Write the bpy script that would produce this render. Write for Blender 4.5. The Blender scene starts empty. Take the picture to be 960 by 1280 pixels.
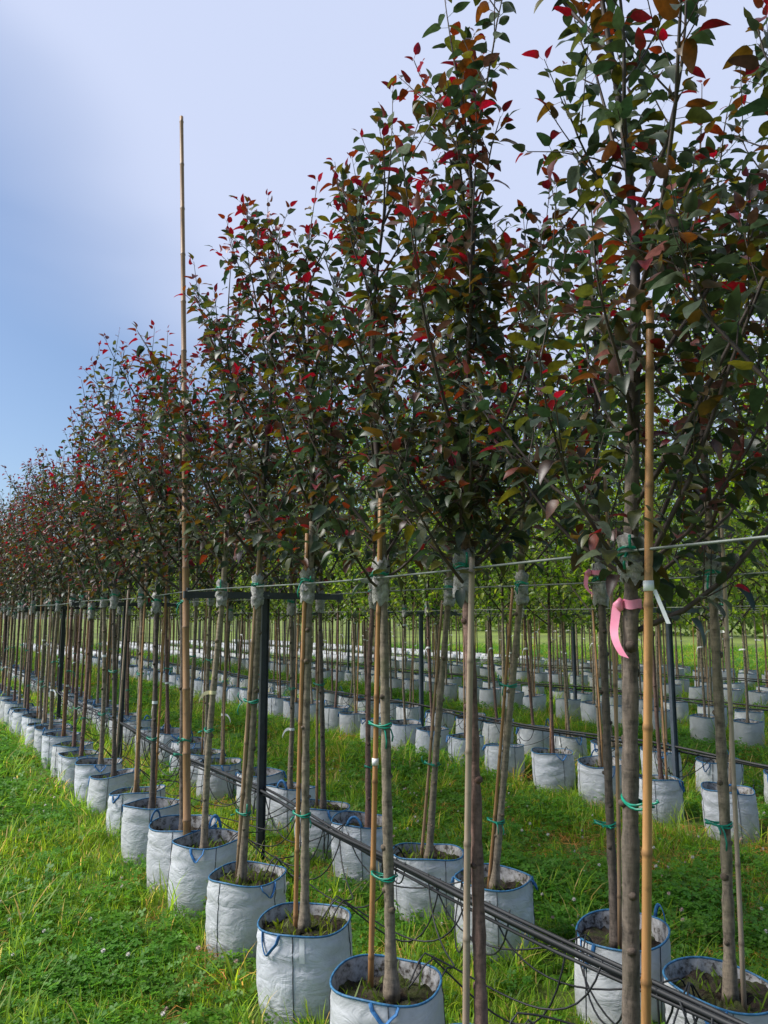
import bpy, math
import numpy as np
from mathutils import Matrix, Vector

# ------------------------------------------------------------------ camera, world, sun, exposure
sc = bpy.context.scene
COL = sc.collection
PI = math.pi
F_PX, CAM_H = 962.0, 1.70
PITCH, YAW = math.radians(7.813), math.radians(31.627)     # rows run along +Y, the camera looks to the right of them

cam_d = bpy.data.cameras.new('camera')
cam = bpy.data.objects.new('camera', cam_d)
COL.objects.link(cam)
cam.location = (0, 0, CAM_H)
cam.rotation_euler = (PI / 2 + PITCH, 0, -YAW)
cam_d.sensor_fit = 'VERTICAL'
cam_d.sensor_height = 24.0
cam_d.sensor_width = 24.0
cam_d.lens = F_PX / 1280.0 * 24.0
cam_d.clip_start = 0.05
cam_d.clip_end = 3000
sc.camera = cam

SUN_EL, SUN_AZ = math.radians(48), math.radians(-62)      # azimuth measured from +Y towards +X
world = bpy.data.worlds.new('World')
sc.world = world
world.use_nodes = True
wn, wl = world.node_tree.nodes, world.node_tree.links
wn.clear()
w_out = wn.new('ShaderNodeOutputWorld')
w_bg = wn.new('ShaderNodeBackground')
w_bg.inputs['Strength'].default_value = 0.08
w_sky = wn.new('ShaderNodeTexSky')
w_sky.sky_type = 'NISHITA'
w_sky.sun_disc = False
w_sky.sun_elevation = SUN_EL
w_sky.sun_rotation = SUN_AZ
w_sky.air_density = 1.0
w_sky.dust_density = 1.6
w_sky.ozone_density = 4.5
# thin high cloud: one soft sheet with an uneven edge, a clear gap to the left of the rows
w_tc = wn.new('ShaderNodeTexCoord')
w_map = wn.new('ShaderNodeMapping')
w_map.inputs['Scale'].default_value = (1.0, 1.0, 2.0)
w_noise = wn.new('ShaderNodeTexNoise')
w_noise.inputs['Scale'].default_value = 2.3
w_noise.inputs['Detail'].default_value = 3.0
w_noise.inputs['Roughness'].default_value = 0.45
w_noise.inputs['Distortion'].default_value = 0.35
w_dot = wn.new('ShaderNodeVectorMath')
w_dot.operation = 'DOT_PRODUCT'
w_dot.inputs[1].default_value = (2.2, 1.71, 3.48)
w_add = wn.new('ShaderNodeMath')
w_add.operation = 'MULTIPLY_ADD'
w_add.inputs[1].default_value = 0.70
w_rng = wn.new('ShaderNodeMapRange')
w_rng.interpolation_type = 'SMOOTHSTEP'
w_rng.inputs['From Min'].default_value = 3.33
w_rng.inputs['From Max'].default_value = 4.15
w_rng.inputs['To Min'].default_value = 0.04
w_rng.inputs['To Max'].default_value = 0.92
w_mix = wn.new('ShaderNodeMix')
w_mix.data_type = 'RGBA'
w_mix.inputs['B'].default_value = (4.3, 4.8, 6.3, 1)
wl.new(w_tc.outputs['Generated'], w_map.inputs['Vector'])
wl.new(w_map.outputs['Vector'], w_noise.inputs['Vector'])
wl.new(w_tc.outputs['Generated'], w_dot.inputs[0])
wl.new(w_noise.outputs['Fac'], w_add.inputs[0])
wl.new(w_dot.outputs['Value'], w_add.inputs[2])
wl.new(w_add.outputs['Value'], w_rng.inputs['Value'])
wl.new(w_rng.outputs['Result'], w_mix.inputs['Factor'])
wl.new(w_sky.outputs['Color'], w_mix.inputs['A'])
wl.new(w_mix.outputs['Result'], w_bg.inputs['Color'])
wl.new(w_bg.outputs['Background'], w_out.inputs['Surface'])

sun_d = bpy.data.lights.new('sun', 'SUN')
sun_d.energy = 2.7
sun_d.angle = math.radians(24)
sun_d.color = (1.0, 0.965, 0.90)
sun = bpy.data.objects.new('sun', sun_d)
COL.objects.link(sun)
sdir = Vector((math.sin(SUN_AZ) * math.cos(SUN_EL), math.cos(SUN_AZ) * math.cos(SUN_EL), math.sin(SUN_EL)))
sun.rotation_euler = sdir.to_track_quat('Z', 'Y').to_euler()
sun.location = (-10, 5, 20)

vs = sc.view_settings
vs.view_transform = 'Standard'
vs.look = 'None'
vs.gamma = 1.0
vs.use_curve_mapping = False
vs.exposure = 0.98
sc.render.engine = 'CYCLES'
sc.cycles.max_bounces = 5
sc.cycles.diffuse_bounces = 3
sc.cycles.glossy_bounces = 2
sc.cycles.transmission_bounces = 4
sc.cycles.use_denoising = True

RNG = np.random.default_rng(11)


# ------------------------------------------------------------------ small helpers
def lin(r, g, b):
    f = lambda c: (c / 255 / 12.92) if c / 255 <= 0.04045 else ((c / 255 + 0.055) / 1.055) ** 2.4
    return (f(r), f(g), f(b))


_fw = np.array([math.sin(YAW) * math.cos(PITCH), math.cos(YAW) * math.cos(PITCH), math.sin(PITCH)])
_rt = np.array([math.cos(YAW), -math.sin(YAW), 0.0])


def y_on_row(px, X, z):
    """y along the row plane x = X at height z seen in photo column px"""
    k = (px - 480) / F_PX
    a = _rt - k * _fw
    return -(a[0] * X + a[2] * (z - CAM_H)) / a[1]


def unit(v):
    v = np.asarray(v, float)
    return v / np.maximum(np.linalg.norm(v, axis=-1, keepdims=True), 1e-9)


def make_mesh(name, V, faces, mats=(), fmat=None, col=None, smooth=True):
    """V (n,3); faces: list of int arrays (m,3) or (m,4); col: (n,3) colour per vertex"""
    me = bpy.data.meshes.new(name)
    V = np.asarray(V, np.float32)
    faces = [np.asarray(f, np.int32) for f in faces if len(f)]
    me.vertices.add(len(V))
    me.vertices.foreach_set('co', V.ravel())
    nl = sum(f.size for f in faces)
    npoly = sum(len(f) for f in faces)
    me.loops.add(nl)
    me.polygons.add(npoly)
    if nl:
        me.loops.foreach_set('vertex_index', np.concatenate([f.ravel() for f in faces]))
        starts, o = [], 0
        for f in faces:
            starts.append(np.arange(len(f), dtype=np.int32) * f.shape[1] + o)
            o += f.size
        me.polygons.foreach_set('loop_start', np.concatenate(starts))
        if fmat is not None:
            me.polygons.foreach_set('material_index', np.concatenate([np.asarray(m, np.int32) for m in fmat if len(m)]))
        me.polygons.foreach_set('use_smooth', np.full(npoly, smooth))
    if col is not None:
        a = me.color_attributes.new('Col', 'FLOAT_COLOR', 'POINT')
        c4 = np.ones((len(V), 4), np.float32)
        c4[:, :3] = col
        a.data.foreach_set('color', c4.ravel())
    for m in mats:
        me.materials.append(m)
    me.update(calc_edges=True)
    return me


class MB:
    """collects shapes, builds one mesh"""
    def __init__(self):
        self.v, self.q, self.t, self.c, self.qm, self.tm, self.n = [], [], [], [], [], [], 0

    def add(self, V, Q=None, T=None, c=(1, 1, 1), m=0):
        V = np.asarray(V, float)
        self.v.append(V)
        c = np.asarray(c, float)
        self.c.append(np.broadcast_to(c, (len(V), 3)) if c.ndim == 1 else c)
        if Q is not None and len(Q):
            self.q.append(np.asarray(Q) + self.n); self.qm.append(np.full(len(Q), m))
        if T is not None and len(T):
            self.t.append(np.asarray(T) + self.n); self.tm.append(np.full(len(T), m))
        self.n += len(V)
        return self

    def tube(self, path, rad, seg=8, c=(1, 1, 1), m=0, caps=True, flat=1.0):
        V, Q, T = tube(path, rad, seg, caps, flat)
        return self.add(V, Q, T, c, m)

    def box(self, lo, hi, c=(1, 1, 1), m=0):
        x0, y0, z0 = lo; x1, y1, z1 = hi
        V = [(x0, y0, z0), (x1, y0, z0), (x1, y1, z0), (x0, y1, z0), (x0, y0, z1), (x1, y0, z1), (x1, y1, z1), (x0, y1, z1)]
        Q = [(0, 3, 2, 1), (4, 5, 6, 7), (0, 1, 5, 4), (1, 2, 6, 5), (2, 3, 7, 6), (3, 0, 4, 7)]
        return self.add(V, Q, None, c, m)

    def mesh(self, name, mats, smooth=True):
        F, M = [], []
        if self.q:
            F.append(np.concatenate(self.q)); M.append(np.concatenate(self.qm))
        if self.t:
            F.append(np.concatenate(self.t)); M.append(np.concatenate(self.tm))
        return make_mesh(name, np.concatenate(self.v), F, mats, M, np.concatenate(self.c), smooth)


def tube(path, rad, seg=8, caps=True, flat=1.0):
    P = np.asarray(path, float)
    n = len(P)
    R = np.broadcast_to(np.asarray(rad, float), (n,))
    Tn = np.zeros_like(P)
    Tn[1:-1] = P[2:] - P[:-2]
    Tn[0] = P[1] - P[0]; Tn[-1] = P[-1] - P[-2]
    Tn = unit(Tn)
    a = np.array([1.0, 0, 0]) if abs(Tn[0][0]) < 0.8 else np.array([0, 1.0, 0])
    N = np.zeros_like(P)
    cur = a - Tn[0] * (a @ Tn[0]); cur /= np.linalg.norm(cur)
    for i in range(n):
        cur = cur - Tn[i] * (cur @ Tn[i])
        cur /= max(np.linalg.norm(cur), 1e-9)
        N[i] = cur
    B = np.cross(Tn, N)
    th = np.arange(seg) * 2 * PI / seg
    V = P[:, None, :] + R[:, None, None] * (np.cos(th)[None, :, None] * N[:, None, :] + flat * np.sin(th)[None, :, None] * B[:, None, :])
    V = V.reshape(-1, 3)
    i = np.arange(n - 1)[:, None] * seg
    j = np.arange(seg)[None, :]; j2 = (j + 1) % seg
    Q = np.stack([i + j, i + j2, i + seg + j2, i + seg + j], -1).reshape(-1, 4)
    T = None
    if caps:
        V = np.concatenate([V, P[:1], P[-1:]])
        k = np.arange(seg); k2 = (k + 1) % seg
        b = n * seg
        T = np.concatenate([np.stack([k2, k, np.full(seg, b)], -1),
                            np.stack([k + b - seg, k2 + b - seg, np.full(seg, b + 1)], -1)])
    return V, Q, T


def link(name, me, parent=None, loc=None, rot=None):
    o = bpy.data.objects.new(name, me)
    COL.objects.link(o)
    if parent is not None:
        o.parent = parent
    if loc is not None:
        o.location = loc
    if rot is not None:
        o.rotation_euler = rot
    return o


def tag(o, label, cat, group=None):
    o['label'] = label; o['category'] = cat
    if group:
        o['group'] = group
    return o


def kind(o, k):
    o['kind'] = k
    return o


def copy_tree(o, parent=None):
    c = o.copy(); COL.objects.link(c)
    if parent is not None:
        c.parent = parent
    for ch in KIDS.get(o.name, ()):
        copy_tree(ch, c)
    return c


KIDS = {}


def kids_of(root):
    """remember the children of a prototype (avoids slow .children look-ups while copying)"""
    KIDS[root.name] = list(root.children)
    for ch in root.children:
        kids_of(ch)
    return root


ORD = ['first', 'second', 'third', 'fourth', 'fifth', 'sixth', 'seventh', 'eighth', 'ninth', 'tenth', 'eleventh', 'twelfth', 'thirteenth', 'fourteenth', 'fifteenth', 'sixteenth', 'seventeenth', 'eighteenth']


# ------------------------------------------------------------------ materials
class NT:
    def __init__(self, name):
        self.mat = bpy.data.materials.new(name)
        self.mat.use_nodes = True
        self.n, self.l = self.mat.node_tree.nodes, self.mat.node_tree.links
        self.n.clear()
        self.out = self.n.new('ShaderNodeOutputMaterial')
        self.p = self.n.new('ShaderNodeBsdfPrincipled')
        self.l.new(self.p.outputs[0], self.out.inputs['Surface'])

    def node(self, t, **kw):
        nd = self.n.new(t)
        for k, v in kw.items():
            if k in nd.inputs:
                nd.inputs[k].default_value = v
            else:
                setattr(nd, k, v)
        return nd

    def set(self, k, v):
        if hasattr(v, 'links'):
            self.l.new(v, self.p.inputs[k])
        else:
            self.p.inputs[k].default_value = (*v, 1) if isinstance(v, tuple) and len(v) == 3 else v
        return self

    def coord(self, kind='Object', scale=(1, 1, 1)):
        tc = self.n.new('ShaderNodeTexCoord')
        mp = self.n.new('ShaderNodeMapping')
        mp.inputs['Scale'].default_value = scale
        self.l.new(tc.outputs[kind], mp.inputs['Vector'])
        return mp.outputs[0]

    def world_pos(self, scale=(1, 1, 1)):
        g = self.n.new('ShaderNodeNewGeometry')
        mp = self.n.new('ShaderNodeMapping')
        mp.inputs['Scale'].default_value = scale
        self.l.new(g.outputs['Position'], mp.inputs['Vector'])
        return mp.outputs[0]

    def noise(self, vec, scale, detail=4, rough=0.55, dist=0.0):
        nd = self.node('ShaderNodeTexNoise', Scale=scale, Detail=detail, Roughness=rough, Distortion=dist)
        if vec is not None:
            self.l.new(vec, nd.inputs['Vector'])
        return nd.outputs['Fac']

    def ramp(self, fac, stops):
        nd = self.n.new('ShaderNodeValToRGB')
        el = nd.color_ramp.elements
        while len(el) > 1:
            el.remove(el[-1])
        el[0].position = stops[0][0]; el[0].color = (*stops[0][1], 1)
        for p, c in stops[1:]:
            e = el.new(p); e.color = (*c, 1)
        self.l.new(fac, nd.inputs['Fac'])
        return nd.outputs['Color']

    def mix(self, a, b, fac, blend='MIX'):
        nd = self.n.new('ShaderNodeMix')
        nd.data_type = 'RGBA'; nd.blend_type = blend
        for k, v in (('A', a), ('B', b), ('Factor', fac)):
            if hasattr(v, 'links'):
                self.l.new(v, nd.inputs[k])
            else:
                nd.inputs[k].default_value = v if k == 'Factor' else (*v, 1)
        return nd.outputs['Result']

    def math(self, op, a, b=0.0):
        nd = self.n.new('ShaderNodeMath'); nd.operation = op
        for i, v in enumerate((a, b)):
            if hasattr(v, 'links'):
                self.l.new(v, nd.inputs[i])
            else:
                nd.inputs[i].default_value = v
        return nd.outputs[0]

    def range(self, v, a, b, c=0.0, d=1.0):
        nd = self.n.new('ShaderNodeMapRange')
        self.l.new(v, nd.inputs['Value'])
        for k, x in zip(('From Min', 'From Max', 'To Min', 'To Max'), (a, b, c, d)):
            nd.inputs[k].default_value = x
        return nd.outputs['Result']

    def bump(self, h, strength=0.3, dist=0.01):
        nd = self.node('ShaderNodeBump', Strength=strength, Distance=dist)
        self.l.new(h, nd.inputs['Height'])
        self.l.new(nd.outputs[0], self.p.inputs['Normal'])
        return nd.outputs[0]

    def attr(self, name='Col'):
        nd = self.n.new('ShaderNodeAttribute'); nd.attribute_name = name
        return nd.outputs['Color']

    def rand(self):
        return self.n.new('ShaderNodeObjectInfo').outputs['Random']

    def translucent(self, colour, fac):
        tr = self.n.new('ShaderNodeBsdfTranslucent')
        mx = self.n.new('ShaderNodeMixShader')
        mx.inputs[0].default_value = fac
        self.l.new(colour, tr.inputs['Color'])
        self.l.new(self.p.outputs[0], mx.inputs[1]); self.l.new(tr.outputs[0], mx.inputs[2])
        self.l.new(mx.outputs[0], self.out.inputs['Surface'])


def mat_leaf(name, under, under_fac, trans, rough=0.42, gain=1.6):
    t = NT(name)
    c = t.attr()
    geo = t.n.new('ShaderNodeNewGeometry')
    nz = t.noise(t.world_pos(), 90, 2)
    c1 = t.mix(c, t.mix(c, (0.5, 0.5, 0.5), 1.0, 'MULTIPLY'), t.range(nz, 0.35, 0.75))
    cu = t.mix(c1, under, under_fac)
    cc = t.mix(c1, cu, geo.outputs['Backfacing'])
    t.set('Base Color', cc).set('Roughness', rough)
    t.set('Specular IOR Level', 0.6).set('Sheen Weight', 0.18).set('Sheen Roughness', 0.4)
    hs = t.n.new('ShaderNodeHueSaturation')
    hs.inputs['Saturation'].default_value = 1.1
    hs.inputs['Value'].default_value = gain
    t.l.new(c1, hs.inputs['Color'])
    t.translucent(hs.outputs[0], trans)
    return t.mat


M = {}
M['leaf'] = mat_leaf('purple_leaf', lin(84, 78, 40), 0.22, 0.38, gain=1.8)
M['leaf_green'] = mat_leaf('green_leaf', lin(140, 160, 84), 0.3, 0.5, gain=2.1)


def mat_bark(name, a, b, moss):
    t = NT(name)
    v = t.coord('Object', (1, 1, 0.35))
    n1 = t.math('ADD', t.math('MULTIPLY', t.noise(v, 60, 6, 0.7), 0.6), t.math('MULTIPLY', t.noise(t.coord('Object', (0.7, 0.7, 2.5)), 22, 5, 0.65), 0.4))
    n2 = t.noise(t.coord('Object'), 7, 3)
    base = t.ramp(n1, [(0.36, tuple(x * 0.7 for x in a)), (0.5, b), (0.66, tuple(min(1, x * 1.7) for x in b))])
    base = t.mix(base, moss, t.range(n2, 0.48, 0.75, 0, 0.55))
    vv = t.node('ShaderNodeTexVoronoi', Scale=24.0)
    t.l.new(t.coord('Object', (0.6, 0.6, 2.2)), vv.inputs['Vector'])
    base = t.mix(base, tuple(x * 0.35 for x in a), t.range(vv.outputs['Distance'], 0.0, 0.22, 0.55, 0))
    rv = t.rand()
    base = t.mix(base, t.mix(base, (0.55, 0.55, 0.55), 1.0, 'MULTIPLY'), t.range(rv, 0, 1, 0, 0.7))
    base = t.mix(base, t.attr(), 1.0, 'MULTIPLY')
    t.set('Base Color', base).set('Roughness', 0.8)
    t.bump(n1, 0.9, 0.006)
    return t.mat


M['bark'] = mat_bark('young_bark', lin(84, 72, 60), lin(136, 122, 104), lin(112, 112, 76))
M['bark_dark'] = mat_bark('dark_bark', lin(62, 54, 48), lin(104, 92, 82), lin(80, 76, 60))
M['bark_purple'] = mat_bark('purple_bark', lin(72, 52, 48), lin(118, 92, 82), lin(98, 78, 64))
t = NT('twig'); t.set('Base Color', t.ramp(t.noise(t.coord(), 30), [(0.3, lin(44, 34, 30)), (0.7, lin(78, 64, 54))])).set('Roughness', 0.7)
M['twig'] = t.mat


def mat_bamboo(name, a, b):
    t = NT(name)
    n1 = t.noise(t.coord('Object', (12, 12, 1.2)), 4, 5, 0.6)
    base = t.ramp(n1, [(0.25, a), (0.7, b)])
    blot = t.noise(t.coord('Object'), 14, 4, 0.7)
    base = t.mix(base, lin(92, 68, 46), t.range(blot, 0.58, 0.72, 0, 0.65))
    base = t.mix(base, t.attr(), 1.0, 'MULTIPLY')
    rv = t.rand()
    base = t.mix(base, lin(120, 100, 80), t.range(rv, 0.3, 1, 0, 0.5))
    t.set('Base Color', base).set('Roughness', 0.5)
    t.bump(n1, 0.25, 0.002)
    return t.mat


M['bamboo'] = mat_bamboo('bamboo', lin(142, 98, 58), lin(184, 138, 88))
M['bamboo_pale'] = mat_bamboo('weathered_bamboo', lin(140, 120, 102), lin(184, 166, 146))
M['bamboo_grey'] = mat_bamboo('grey_bamboo', lin(128, 104, 82), lin(166, 134, 102))

t = NT('bag_weave')
vo = t.coord('Object')
big = t.noise(vo, 9, 4)
fine = t.noise(t.coord('Object', (1, 1, 1.6)), 60, 3, 0.7)
base = t.ramp(big, [(0.3, lin(186, 189, 196)), (0.7, lin(222, 224, 230))])
sep = t.n.new('ShaderNodeSeparateXYZ'); t.l.new(vo, sep.inputs[0])
low = t.math('MULTIPLY', t.range(sep.outputs['Z'], 0.0, 0.16, 1, 0), t.range(fine, 0.35, 0.7))
base = t.mix(base, lin(122, 112, 88), t.math('MULTIPLY', low, 0.75))
spl = t.noise(vo, 38, 6, 0.75)
base = t.mix(base, lin(120, 112, 100), t.range(spl, 0.62, 0.74, 0, 0.5))
rv = t.rand()
base = t.mix(base, lin(176, 176, 172), t.range(rv, 0.2, 1, 0, 0.45))
t.set('Base Color', base).set('Roughness', 0.55)
wv1 = t.node('ShaderNodeTexWave', Scale=140.0); wv1.bands_direction = 'Z'
t.l.new(vo, wv1.inputs['Vector'])
cr1 = t.math('ABSOLUTE', t.math('SUBTRACT', t.noise(t.coord('Object', (1, 1, 2.0)), 6.5, 3, 0.5, 1.2), 0.5))
cr2 = t.math('ABSOLUTE', t.math('SUBTRACT', t.noise(t.coord('Object', (1.2, 1, 0.8)), 13, 4, 0.55, 0.8), 0.5))
hsum = t.math('ADD', t.math('MULTIPLY', wv1.outputs['Fac'], 0.03), t.math('ADD', t.range(cr1, 0.0, 0.16, 0, 0.8), t.range(cr2, 0.0, 0.10, 0, 0.18)))
t.bump(hsum, 0.33, 0.010)
t.translucent(base, 0.12)
M['bag'] = t.mat
t = NT('bag_inside')
nn = t.noise(t.coord(), 26, 5, 0.7)
t.set('Base Color', t.ramp(nn, [(0.38, lin(56, 48, 40)), (0.5, lin(150, 148, 146)), (0.75, lin(196, 196, 198))])).set('Roughness', 0.7)
M['bag_in'] = t.mat
t = NT('blue_piping'); t.set('Base Color', t.ramp(t.noise(t.coord(), 60), [(0.3, lin(18, 66, 104)), (0.7, lin(58, 118, 156))])).set('Roughness', 0.55)
M['blue'] = t.mat
t = NT('blue_webbing'); t.set('Base Color', t.ramp(t.noise(t.coord(), 80), [(0.3, lin(24, 74, 124)), (0.7, lin(52, 118, 172))])).set('Roughness', 0.7)
M['strap'] = t.mat
t = NT('black_stitching'); t.set('Base Color', lin(58, 60, 66)).set('Roughness', 0.8)
M['stitch'] = t.mat
t = NT('paper_label'); t.set('Base Color', t.ramp(t.noise(t.coord(), 40), [(0.3, lin(212, 212, 212)), (0.7, lin(236, 236, 236))])).set('Roughness', 0.5)
M['white'] = t.mat
t = NT('cream_plastic'); t.set('Base Color', t.ramp(t.noise(t.coord(), 30), [(0.3, lin(206, 196, 150)), (0.7, lin(226, 216, 176))])).set('Roughness', 0.4)
M['cream'] = t.mat
t = NT('potting_soil')
v = t.world_pos()
n1, n2 = t.noise(v, 90, 6, 0.75), t.noise(v, 12, 4, 0.6)
base = t.ramp(n1, [(0.3, lin(24, 18, 14)), (0.55, lin(58, 46, 34)), (0.8, lin(112, 94, 70))])
base = t.mix(base, lin(72, 84, 28), t.range(n2, 0.45, 0.62, 0, 0.75))
t.set('Base Color', base).set('Roughness', 0.95)
t.bump(n1, 1.0, 0.02)
M['soil'] = t.mat
t = NT('green_tie'); t.set('Base Color', t.ramp(t.noise(t.coord(), 30), [(0.3, lin(0, 104, 84)), (0.7, lin(20, 152, 122))])).set('Roughness', 0.35)
M['tie'] = t.mat
t = NT('felt_wrap')
n1 = t.noise(t.coord(), 42, 5, 0.75)
t.set('Base Color', t.ramp(n1, [(0.3, lin(98, 96, 92)), (0.5, lin(156, 154, 150)), (0.75, lin(204, 202, 198))])).set('Roughness', 0.95)
t.bump(n1, 0.9, 0.01)
M['felt'] = t.mat
t = NT('galvanised_wire'); t.set('Base Color', t.ramp(t.noise(t.coord(), 12), [(0.3, lin(92, 98, 94)), (0.7, lin(132, 138, 132))])).set('Roughness', 0.45).set('Metallic', 0.3)
M['wire'] = t.mat
t = NT('dark_steel'); n1 = t.noise(t.coord(), 8, 5, 0.7)
t.set('Base Color', t.ramp(n1, [(0.3, lin(36, 38, 42)), (0.7, lin(62, 66, 72))])).set('Roughness', 0.5)
t.bump(n1, 0.2, 0.004)
M['steel'] = t.mat
t = NT('grey_steel'); n1 = t.noise(t.coord(), 8, 5, 0.7)
t.set('Base Color', t.ramp(n1, [(0.3, lin(58, 66, 76)), (0.7, lin(92, 100, 112))])).set('Roughness', 0.5)
M['steel_grey'] = t.mat
t = NT('black_pipe'); n1 = t.noise(t.coord('Object', (1, 0.2, 1)), 20, 4)
t.set('Base Color', t.ramp(n1, [(0.3, lin(18, 19, 21)), (0.75, lin(40, 42, 45))])).set('Roughness', 0.55)
M['pipe'] = t.mat
t = NT('pink_ribbon'); t.set('Base Color', t.ramp(t.noise(t.coord(), 20), [(0.3, lin(236, 130, 160)), (0.7, lin(250, 164, 190))])).set('Roughness', 0.4)
t.translucent(t.attr(), 0.15)
M['pink'] = t.mat

t = NT('meadow_soil')
v = t.world_pos()
n1, n2, n3 = t.noise(v, 1.1, 5, 0.6), t.noise(v, 26, 6, 0.7), t.noise(v, 0.09, 3)
base = t.ramp(n2, [(0.3, lin(44, 52, 20)), (0.55, lin(78, 92, 36)), (0.8, lin(118, 128, 58))])
base = t.mix(base, lin(112, 92, 62), t.range(n1, 0.55, 0.72, 0, 0.8))
base = t.mix(base, lin(140, 160, 58), t.range(n3, 0.35, 0.65, 0.15, 0.6))
t.set('Base Color', base).set('Roughness', 0.95)
t.bump(n2, 0.9, 0.05)
M['ground'] = t.mat


def mat_grass(name, trans, rough=0.5, gain=1.5):
    t = NT(name)
    c = t.attr()
    rv = t.rand()
    pn = t.noise(t.world_pos(), 0.9, 3)
    c = t.mix(c, t.mix(c, (1.35, 1.15, 0.75), 1.0, 'MULTIPLY'), rv)
    c = t.mix(c, t.mix(c, (1.3, 1.05, 0.8), 1.0, 'MULTIPLY'), t.range(pn, 0.4, 0.7))
    t.set('Base Color', c).set('Roughness', rough).set('Specular IOR Level', 0.35)
    hs = t.n.new('ShaderNodeHueSaturation')
    hs.inputs['Value'].default_value = gain
    t.l.new(c, hs.inputs['Color'])
    t.translucent(hs.outputs[0], trans)
    return t.mat


M['grass'] = mat_grass('grass_blade', 0.45, gain=1.85)
t = NT('clover_bloom'); t.set('Base Color', t.attr()).set('Roughness', 0.9)
M['bloom'] = t.mat

# ------------------------------------------------------------------ the ground
gx = np.concatenate([[-900, -300, -80, -30], np.arange(-12, 40, 0.5), [60, 120, 300, 900]])
gy = np.concatenate([[-900, -200, -40, -15], np.arange(-6, 60, 0.5), [80, 140, 300, 900]])
GX, GY = np.meshgrid(gx, gy, indexing='ij')


def ground_z(x, y):
    return 0.018 * np.sin(x * 1.9 + 0.6 * y) + 0.015 * np.sin(y * 1.3 - 0.7 * x + 1.0) + 0.010 * np.sin(3.1 * x + 2.3 * y)


GZ = np.where((np.abs(GX) < 59) & (np.abs(GY) < 79), ground_z(GX, GY), 0)
ni, nj = GX.shape
ii, jj = np.meshgrid(np.arange(ni - 1), np.arange(nj - 1), indexing='ij')
q = (ii * nj + jj).ravel()
gme = make_mesh('ground', np.stack([GX, GY, GZ], -1).reshape(-1, 3), [np.stack([q, q + nj, q + nj + 1, q + 1], -1)], [M['ground']])
kind(link('ground', gme), 'structure')

# ------------------------------------------------------------------ leaves and trees
PAL = [lin(38, 58, 36), lin(50, 66, 40), lin(58, 72, 52), lin(78, 82, 34), lin(92, 88, 32),      # 0-4 greens, olive
       lin(88, 66, 30), lin(104, 62, 34), lin(112, 50, 36), lin(70, 50, 42),                      # 5-8 bronze
       lin(122, 22, 34), lin(142, 20, 38), lin(98, 24, 36), lin(102, 68, 64), lin(96, 106, 88)]  # 9-11 red, 12 dusty pink, 13 grey green
PAL_G = [lin(82, 112, 36), lin(98, 130, 40), lin(118, 146, 48), lin(134, 156, 58), lin(68, 92, 36), lin(150, 160, 66), lin(104, 122, 62)]


def leaf_template(nst, fold, droop, wave, width, petiole=True):
    ts = np.linspace(0, 1, nst + 2)
    V, Q, T = [(0, 0, 0)], [], []
    for i in range(1, nst + 1):
        tt = ts[i]
        w = width * (math.sin(PI * tt ** 0.68)) ** 0.68 * (1 - 0.12 * tt)
        zc = -droop * tt ** 1.8 + 0.10 * tt
        wob = wave * math.sin(tt * 9)
        V += [(-w, tt, zc + fold * w + wob), (0, tt, zc), (w, tt, zc + fold * w - wob)]
    V.append((0, 1.0, 0.10 - droop))
    last = len(V) - 1
    T += [(0, 2, 1), (0, 3, 2)]
    for i in range(nst - 1):
        a, b = 1 + 3 * i, 4 + 3 * i
        Q += [(a, a + 1, b + 1, b), (a + 1, a + 2, b + 2, b + 1)]
    a = 1 + 3 * (nst - 1)
    T += [(a, a + 1, last), (a + 1, a + 2, last)]
    if petiole:
        k = len(V)
        V += [(-0.014, -0.34, -0.10), (0.014, -0.34, -0.10), (0.014, 0.02, 0.004), (-0.014, 0.02, 0.004)]
        Q.append((k, k + 1, k + 2, k + 3))
    return np.array(V, float), np.array(Q, int).reshape(-1, 4), np.array(T, int)


LT_NEAR = [leaf_template(6, 0.45, 0.30, 0.015, 0.29), leaf_template(6, 0.25, 0.55, 0.025, 0.31),
           leaf_template(6, 0.65, 0.40, 0.018, 0.30), leaf_template(6, 0.15, 0.20, 0.025, 0.27)]
LT_MID = [leaf_template(3, 0.45, 0.32, 0, 0.31), leaf_template(3, 0.25, 0.58, 0, 0.32),
          leaf_template(3, 0.6, 0.42, 0, 0.31), leaf_template(3, 0.15, 0.22, 0, 0.29)]
LT_FAR = [leaf_template(1, 0.3, 0.25, 0, 0.36, False)] * 4


def leaf_frames(L):
    Y = unit(L['d'])
    Z = L['n'] - Y * np.sum(L['n'] * Y, -1, keepdims=True)
    Z = unit(Z)
    X = np.cross(Y, Z)
    return X, Y, Z


def leaf_mesh(name, L, templates, pal, mat, sel=None):
    X, Y, Z = leaf_frames(L)
    pal = np.array(pal)
    Vs, Qs, Ts, Cs, off = [], [], [], [], 0
    idx = np.arange(len(L['p'])) if sel is None else np.where(sel)[0]
    for k, (tv, tq, tt) in enumerate(templates):
        s = idx[L['t'][idx] == k]
        if not len(s):
            continue
        sz = L['s'][s][:, None, None]
        V = L['p'][s][:, None] + sz * (tv[None, :, :1] * X[s][:, None] + tv[None, :, 1:2] * Y[s][:, None] + tv[None, :, 2:] * Z[s][:, None])
        m = len(tv)
        base = off + np.arange(len(s))[:, None, None] * m
        Vs.append(V.reshape(-1, 3)); Qs.append((base + tq[None]).reshape(-1, 4)); Ts.append((base + tt[None]).reshape(-1, 3))
        Cs.append(np.repeat(pal[L['c'][s]] * L['g'][s][:, None], m, 0))
        off += m * len(s)
    return make_mesh(name, np.concatenate(Vs), [np.concatenate(Qs), np.concatenate(Ts)], [mat], None, np.concatenate(Cs), True)


LEAF_MESH = {}


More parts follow.
